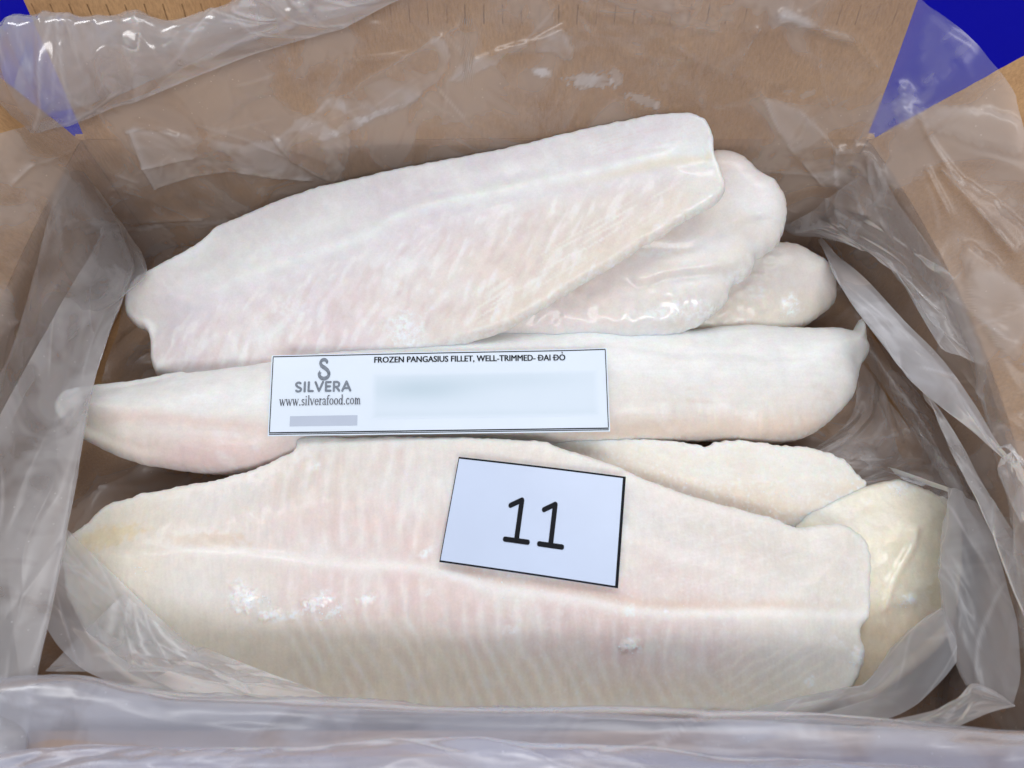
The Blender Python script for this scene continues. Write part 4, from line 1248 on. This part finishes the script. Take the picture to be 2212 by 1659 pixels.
def text_mesh(body, bold=0.0, spacing=1.0):
    cu = bpy.data.curves.new('lettering', 'FONT')
    cu.body = body
    cu.offset = bold
    cu.space_character = spacing
    cu.resolution_u = 3
    o = bpy.data.objects.new('lettering', cu)
    COL.objects.link(o)
    dg = bpy.context.evaluated_depsgraph_get()
    me = bpy.data.meshes.new_from_object(o.evaluated_get(dg))
    v = np.array([x.co[:] for x in me.vertices])
    f = [list(p.vertices) for p in me.polygons]
    bpy.data.objects.remove(o)
    bpy.data.curves.remove(cu)
    bpy.data.meshes.remove(me)
    return v[:, :2], f


def put_text(name, v, f, S, box4, parent, mat, lift=0.00012):
    """box4: quad (u,v) of bottom-left, bottom-right, top-right, top-left where the lettering's bounding box goes"""
    mn, mx = v.min(0), v.max(0)
    q = (v - mn) / (mx - mn)
    bl, br, tr, tl = (np.array(p) for p in box4)
    a, b = q[:, :1], q[:, 1:]
    uv = bl * (1 - a) * (1 - b) + br * a * (1 - b) + tr * a * b + tl * (1 - a) * b
    return mesh_obj(name, S(uv[:, 0], uv[:, 1], lift), f, mat, parent, False)


def strokes(defs, caps=True):
    """list of (points, width or widths) -> verts2d, faces, layer index"""
    V, F, Lz = [], [], []
    for li, (pts, w) in enumerate(defs):
        p = np.array(pts, float)
        ww = np.full(len(p), w) if np.isscalar(w) else np.array(w, float)
        t = np.gradient(p, axis=0)
        t /= np.linalg.norm(t, axis=1)[:, None] + 1e-12
        n = np.stack([-t[:, 1], t[:, 0]], -1)
        a, b = p + n * ww[:, None] / 2, p - n * ww[:, None] / 2
        poly = list(a)
        if caps:
            ang = math.atan2(n[-1][1], n[-1][0])
            poly += [p[-1] + ww[-1] / 2 * np.array([math.cos(ang - k), math.sin(ang - k)]) for k in np.linspace(0.4, math.pi - 0.4, 5)]
        base = len(V)
        m = len(p)
        V += list(a) + list(b)
        Lz += [li] * (2 * m)
        for i in range(m - 1):
            F.append((base + i, base + i + 1, base + m + i + 1, base + m + i))
        if caps:
            for e, sgn in ((0, -1), (m - 1, 1)):
                ang = math.atan2(n[e][1], n[e][0])
                ring = [p[e] + ww[e] / 2 * np.array([math.cos(ang - sgn * k), math.sin(ang - sgn * k)]) for k in np.linspace(0, math.pi, 8)]
                s = len(V)
                V += ring
                Lz += [li] * 8
                F.append(tuple(range(s, s + 8)))
    return np.array(V), F, np.array(Lz)


def put_strokes(name, defs, S, to_uv, parent, mat, lift=0.00025, caps=True):
    V, F, Lz = strokes(defs, caps)
    uv = to_uv(V)
    nrm = S(uv[:, 0], uv[:, 1], lift)
    nrm[:, 2] += Lz * 0.000006
    return mesh_obj(name, nrm, F, mat, parent, False)


def arc(cx, cy, rx, ry, a0, a1, n=14):
    return [(cx + rx * math.cos(math.radians(a)), cy + ry * math.sin(math.radians(a))) for a in np.linspace(a0, a1, n)]


def shift(defs, dx, dy=0, s=1.0):
    return [([(x * s + dx, y * s + dy) for x, y in p], (w * s if np.isscalar(w) else [q * s for q in w])) for p, w in defs]


def rest_on(keys, quad):
    """plane that lies on the given fillets inside a pixel quad: fitted, then lifted clear"""
    q = np.array(quad, float)
    pts = []
    for k in keys:
        vc, zt = SURF[k]
        w = np.stack([vc[:, 0], vc[:, 1], zt], -1)
        pp = project(w)
        _, ins = poly_dist(pp[:, 0], pp[:, 1], q)
        pts.append(w[ins])
    w = np.concatenate(pts)
    A_ = np.stack([w[:, 0], w[:, 1], np.ones(len(w))], -1)
    co = np.linalg.lstsq(A_, w[:, 2], rcond=None)[0]
    lift = np.percentile(w[:, 2] - A_ @ co, 99.9) + 0.0007
    n = np.array([-co[0], -co[1], 1.0])
    n /= np.linalg.norm(n)
    return np.array([0, 0, co[2] + lift]), n


# ---- printed strip
pl4 = rest_on(('middle',), [(587, 768), (1310, 753), (1318, 932), (578, 942)])
cs = [at_plane(np.array(a), np.array(b), *pl4) for a, b in ((587, 768), (1310, 753), (1318, 932), (578, 942))]
S4 = strip_surface(cs, lambda u, v: 0.0006 * np.sin(u * 3.14) * (1 - v) + 0.0012 * np.clip(u - .8, 0, 1) ** 2 * 25 * (1 - v) * .8)
strip = thing('printed_label_strip', 'long white printed paper strip with company name and product title, lying on the middle fillet', 'label', tuple(np.mean(cs, 0)))
paper('paper', S4, strip, M_PAPER, nu=120, nv=40)
for uvb in ((0.004, 0.996, 0.012, 0.024), (0.004, 0.996, 0.955, 0.969), (0.004, 0.996, 0.976, 0.986), (0.0035, 0.006, 0.026, 0.953), (0.994, 0.9965, 0.026, 0.953)):
    paper('border_line', S4, strip, M_INK, 0, 60 if uvb[1] - uvb[0] > .5 else 3, 3 if uvb[1] - uvb[0] > .5 else 24, uvb, 0.0001)
TITLE = 'FROZEN PANGASIUS FILLET, WELL-TRIMMED- DAI DO'
v, f = text_mesh(TITLE, 0.0)
hcap = text_mesh('H', 0.0)[0][:, 1].max()
x_end, x_start = v[:, 0].max(), v[:, 0].min()
U0, U1, V0, V1 = 0.304, 0.8735, 0.1240, 0.1400          # baseline ends on the strip
len_u = np.linalg.norm(cs[1] - cs[0])
len_v = np.linalg.norm(cs[3] - cs[0])
k_u = (U1 - U0) / (x_end - x_start)
k_v = 0.0720 / hcap


def title_uv(q):
    u = U0 + (q[:, 0] - x_start) * k_u
    return np.stack([u, V0 + (V1 - V0) * (u - U0) / (U1 - U0) - q[:, 1] * k_v], -1)


uvt = title_uv(v)
nV = len(v)
all_v = np.concatenate([S4(uvt[:, 0] + q * 0.0007, uvt[:, 1], 0.00028 + 0.00001 * i) for i, q in enumerate((-1, 0, 1))])
mesh_obj('title_lettering', all_v, [[a + nV * i for a in p] for i in range(3) for p in f], M_INK, strip, False)
marks = []
for pre in ('FROZEN PANGASIUS FILLET, WELL-TRIMMED- D', 'FROZEN PANGASIUS FILLET, WELL-TRIMMED- DAI D'):
    xr_ = text_mesh(pre, 0.0)[0][:, 0].max()
    wd = np.ptp(text_mesh('D', 0.0)[0][:, 0])
    marks.append(([(xr_ - wd * 1.18, hcap * .5), (xr_ - wd * .45, hcap * .5)], hcap * .11))
xo = x_end - np.ptp(text_mesh('O', 0.0)[0][:, 0]) / 2
marks.append((arc(xo - hcap * .02, hcap * 1.32, hcap * .12, hcap * .11, 160, -70, 8) + [(xo - hcap * .02, hcap * 1.12)], hcap * .09))
put_strokes('title_accents', marks, S4, title_uv, strip, M_INK, 0.00032)

# company name in rounded capitals
w = 0.21
cap = {
    'S': [(arc(.30, .745, .23, .19, 40, 250, 12)[:-1] + arc(.30, .26, .25, .20, 85, -145, 14), w)],
    'I': [([(.0, .06), (.0, .94)], w)],
    'L': [([(0, .94), (0, .08)], w), ([(0, .08), (.40, .08)], w)],
    'V': [([(0, .94), (.36, .08)], w), ([(.36, .08), (.72, .94)], w)],
    'E': [([(0, .08), (0, .92)], w), ([(0, .92), (.44, .92)], w), ([(0, .5), (.38, .5)], w), ([(0, .08), (.44, .08)], w)],
    'R': [([(0, .06), (0, .92)], w), ([(0, .92), (.25, .92)] + arc(.28, .68, .22, .24, 85, -90, 9) + [(0.02, .44)], w), ([(.24, .42), (.52, .06)], w)],
    'A': [([(0, .06), (.38, .94)], w), ([(.38, .94), (.76, .06)], w), ([(.14, .30), (.62, .30)], w * .85)],
}
adv = {'S': .74, 'I': .28, 'L': .60, 'V': .86, 'E': .66, 'R': .78, 'A': .76}
defs, x = [], 0.1
for ch in 'SILVERA':
    off = {'I': .06, 'L': .06, 'E': .06, 'R': .06}.get(ch, 0)
    defs += shift(cap[ch], x + off)
    x += adv[ch] + .10
tot = x


def band_uv(u0, u1, v0, v1, x1, slant=0.0):
    """unit lettering box (0..x1, 0..1) -> strip uv; v0 top, v1 bottom"""
    def g(V):
        u = u0 + (u1 - u0) * V[:, 0] / x1
        return np.stack([u, v1 + (v0 - v1) * V[:, 1] + slant * (u - u0)], -1)
    return g


put_strokes('company_lettering', defs, S4, band_uv(0.071, 0.238, 0.345, 0.472, tot), strip, M_GREY_INK)
# hook emblem: an S whose tail curls up into a fish hook
hook = [(.62, .80)] + arc(.42, .78, .22, .16, 20, 200, 10) + [(.28, .64), (.48, .54), (.68, .42), (.78, .28)] + arc(.46, .24, .32, .22, 10, -190, 14) + [(.16, .36)]
put_strokes('hook_emblem', [(hook, [.14] + [.17] * 10 + [.20] * 4 + [.19] * 14 + [.08]), ([(.16, .40), (.10, .24), (.26, .30)], [.04, .09, .05])], S4, band_uv(0.136, 0.181, 0.055, 0.315, 1.0), strip, M_GREY_INK)

# web address in small serif letters
tk, tn = .14, .075


def serif(x, y, wd=.26):
    return ([(x - wd / 2, y), (x + wd / 2, y)], .055)


def ring(cx, cy, rx, ry, a0=90, a1=450):
    p = arc(cx, cy, rx, ry, a0, a1, 18)
    return (p, [tn + (tk - tn) * abs(math.cos(math.radians(a))) for a in np.linspace(a0, a1, 18)])


low = {
    'w': ([([(.06, 1), (.28, .03)], tk), ([(.28, .03), (.50, .95)], tn), ([(.44, 1), (.68, .03)], tk), ([(.68, .03), (.92, 1)], tn), serif(.06, 1), serif(.92, 1, .22)], 1.0),
    's': ([(arc(.26, .74, .18, .21, 30, 260, 9) + arc(.26, .26, .20, .22, 75, -150, 10), tk * .85)], .52),
    'i': ([([(.18, .03), (.18, 1)], tk), serif(.18, .03), serif(.13, .98, .16), ([(.18, 1.36), (.181, 1.40)], .17)], .36),
    'l': ([([(.18, .03), (.18, 1.55)], tk), serif(.18, .03), serif(.13, 1.53, .16)], .36),
    'v': ([([(.06, 1), (.32, .03)], tk), ([(.32, .03), (.60, 1)], tn), serif(.06, 1), serif(.60, 1, .22)], .68),
    'e': ([(arc(.32, .5, .25, .47, 0, 320, 18), [tn + (tk - tn) * abs(math.cos(math.radians(a))) for a in np.linspace(0, 320, 18)]), ([(.10, .56), (.56, .56)], tn)], .64),
    'r': ([([(.16, .03), (.16, 1)], tk), ([(.18, .7), (.30, .95), (.44, .92)], tk * .8), serif(.16, .03), serif(.10, .98, .16)], .48),
    'a': ([(arc(.26, .72, .2, .25, 160, 0, 8) + [(.46, .2), (.56, .05)], tk * .9), (arc(.26, .26, .18, .24, 40, 330, 14), tn * 1.2)], .60),
    'f': ([([(.20, .03), (.20, 1.2)] + arc(.38, 1.22, .18, .30, 170, 60, 6), tk * .9), ([(.04, .96), (.42, .96)], .08), serif(.20, .03)], .42),
    'o': ([ring(.34, .5, .26, .47)], .70),
    'd': ([ring(.30, .5, .23, .47), ([(.55, .03), (.55, 1.55)], tk), serif(.62, .04, .16), serif(.49, 1.53, .16)], .74),
    'c': ([(arc(.32, .5, .25, .47, 45, 320, 16), tk * .9)], .60),
    'm': ([([(.14, .03), (.14, 1)], tk), ([(.16, .7), (.30, .97), (.44, .85), (.46, .03)], tk * .9), ([(.48, .7), (.64, .97), (.78, .85), (.80, .03)], tk * .9), serif(.14, .03), serif(.46, .03), serif(.80, .03)], 1.0),
    '.': ([([(.14, .05), (.141, .08)], .2)], .32),
}
defs, x = [], 0
for ch in 'www.silverafood.com':
    g, a = low[ch]
    defs += shift(g, x)
    x += a + .06
put_strokes('web_address_lettering', defs, S4, band_uv(0.030, 0.268, 0.560, 0.636, x), strip, M_NAVY_INK, caps=True)
m_, nt_, out_ = new_mat('blurred_out_print')
at_ = N(nt_, 'ShaderNodeAttribute', attribute_name='fade')
bs_ = N(nt_, 'ShaderNodeBsdfPrincipled', i_Roughness=0.45)
bs_.inputs['Coat Weight'].default_value = 0.35
bs_.inputs['Coat Roughness'].default_value = 0.2
nt_.links.new(mixc(nt_, at_.outputs['Fac'], (0.76, 0.86, 0.98), (0.42, 0.57, 0.66)), bs_.inputs['Base Color'])
nt_.links.new(bs_.outputs[0], out_.inputs[0])
gu, gv = np.meshgrid(np.linspace(0.296, 0.972, 70), np.linspace(0.262, 0.815, 24), indexing='ij')
su, sv = (gu - .296) / .676, (gv - .262) / .553
fade = .16 + .42 * np.exp(-(((su - .22) / .22) ** 2 + ((sv - .36) / .26) ** 2)) + .16 * np.exp(-(((su - .62) / .3) ** 2 + ((sv - .2) / .2) ** 2)) + .12 * smooth(.75, 1, sv)
fade *= np.minimum(np.minimum(su, 1 - su) * 40, np.minimum(sv, 1 - sv) * 14).clip(0, 1)
mesh_obj('blurred_out_block', S4(gu, gv, 0.0001).reshape(-1, 3), [q[::-1] for q in grid_faces(70, 24)], m_, strip, False, layers={'fade': fade.ravel()})  # pale block standing in for lettering that was digitally blurred out
paper('blurred_out_panel', S4, strip, M_BLUR2, 0, 12, 4, (0.062, 0.258, 0.765, 0.888), 0.00008)  # second digitally blurred-out area, drawn as a flat tone

# ---- number card
pl5 = rest_on(('front',), [(991, 987), (1352, 1030), (1335, 1271), (949, 1214)])
cs = [at_plane(np.array(a), np.array(b), *pl5) for a, b in ((991, 987), (1352, 1030), (1335, 1271), (949, 1214))]
S5 = strip_surface(cs, lambda u, v: 0.0006 * np.sin(u * 3.14))
card = thing('number_card', 'white paper card with black border and large number 11 on the front fillet', 'card', tuple(np.mean(cs, 0)))
paper('paper', S5, card, plain_material('number_card_paper', (0.57, 0.67, 0.87), 0.4, 0.03, 25.0, coat=0.4), nu=30, nv=20)  # paper colour darkened: the shade over the card is put into it
for uvb in ((0, 1, 0.0, 0.017), (0, 1, 0.984, 1.0), (0.983, 1.0, 0.0171, 0.9839), (0.0, 0.0045, 0.0171, 0.9839)):
    paper('border_line', S5, card, M_INK, 0, 20, 20, uvb, 0.0001)


def one(cx):
    return [([(cx, .08), (cx, .93)], .135), ([(cx - .02, .93), (cx - .30, .79)], .115), ([(cx - .32, .055), (cx + .32, .055)], .11)]


def to5(V):
    return np.stack([0.342 + V[:, 0] * 0.205, 0.745 - V[:, 1] * 0.425 + 0 * V[:, 0]], -1)


for cx in (.33, 1.28):
    put_strokes('digit', one(cx), S5, to5, card, M_INK)


# ------------------------------------------------------------------ loose ice crystals on the fish
M_ICE = plain_material('ice_crystal', (0.88, 0.91, 0.94), 0.25, 0.05, 300.0, coat=0.5)
rng = np.random.RandomState(77)
iv, jf = [], []
octa = np.array([(1, 0, 0), (-1, 0, 0), (0, 1, 0), (0, -1, 0), (0, 0, 1), (0, 0, -1)], float)
octf = [(0, 2, 4), (2, 1, 4), (1, 3, 4), (3, 0, 4), (2, 0, 5), (1, 2, 5), (3, 1, 5), (0, 3, 5)]


def crumb(p, r):
    k = octa * rng.uniform(.55, 1.3, (6, 1)) * r
    a = rng.uniform(0, 6.28)
    ca, sa = math.cos(a), math.sin(a)
    k = np.stack([k[:, 0] * ca - k[:, 1] * sa, k[:, 0] * sa + k[:, 1] * ca, k[:, 2] * .6], -1)
    b = len(iv)
    iv.extend((k + p).tolist())
    jf.extend([tuple(b + q for q in f_) for f_ in octf])


spots = {'front': [(560, 1300, 30, 22), (700, 1320, 40, 26), (1356, 1400, 22, 16), (1850, 1430, 14, 12), (1100, 1250, 90, 14), (300, 1240, 60, 12)], 'top': [(880, 725, 30, 24), (1150, 318, 30, 14), (640, 560, 60, 14)],
         'yellow': [(1946, 1304, 16, 16), (1935, 1062, 18, 12)], 'second': [(1470, 690, 60, 18), (1590, 612, 24, 10)], 'pale': [(1600, 1050, 120, 40), (1350, 955, 120, 20)], 'middle': [(1855, 720, 10, 8), (1120, 735, 60, 10)], 'third': [(1693, 683, 14, 8)]}
for key, n_any in (('front', 70), ('top', 60), ('middle', 36), ('pale', 30), ('yellow', 20), ('second', 18), ('third', 8)):
    vc, zt = SURF[key]
    w_ = np.stack([vc[:, 0], vc[:, 1], zt], -1)
    for i in rng.randint(0, len(w_), n_any):
        crumb(w_[i], rng.uniform(.00012, .0003))
    pp = project(w_)
    for cx, cy, r_, n_ in spots[key]:
        near = np.where((np.abs(pp[:, 0] - cx) < r_) & (np.abs(pp[:, 1] - cy) < max(8, r_ * .5)))[0]
        if len(near):
            for i in rng.choice(near, n_):
                crumb(w_[i], rng.uniform(.0002, .00055))
ice = mesh_obj('ice_crystals', iv, jf, M_ICE, None, False)
ice['kind'] = 'stuff'
ice['label'] = 'loose white ice crystals scattered over the frozen fillets'
ice['category'] = 'ice'
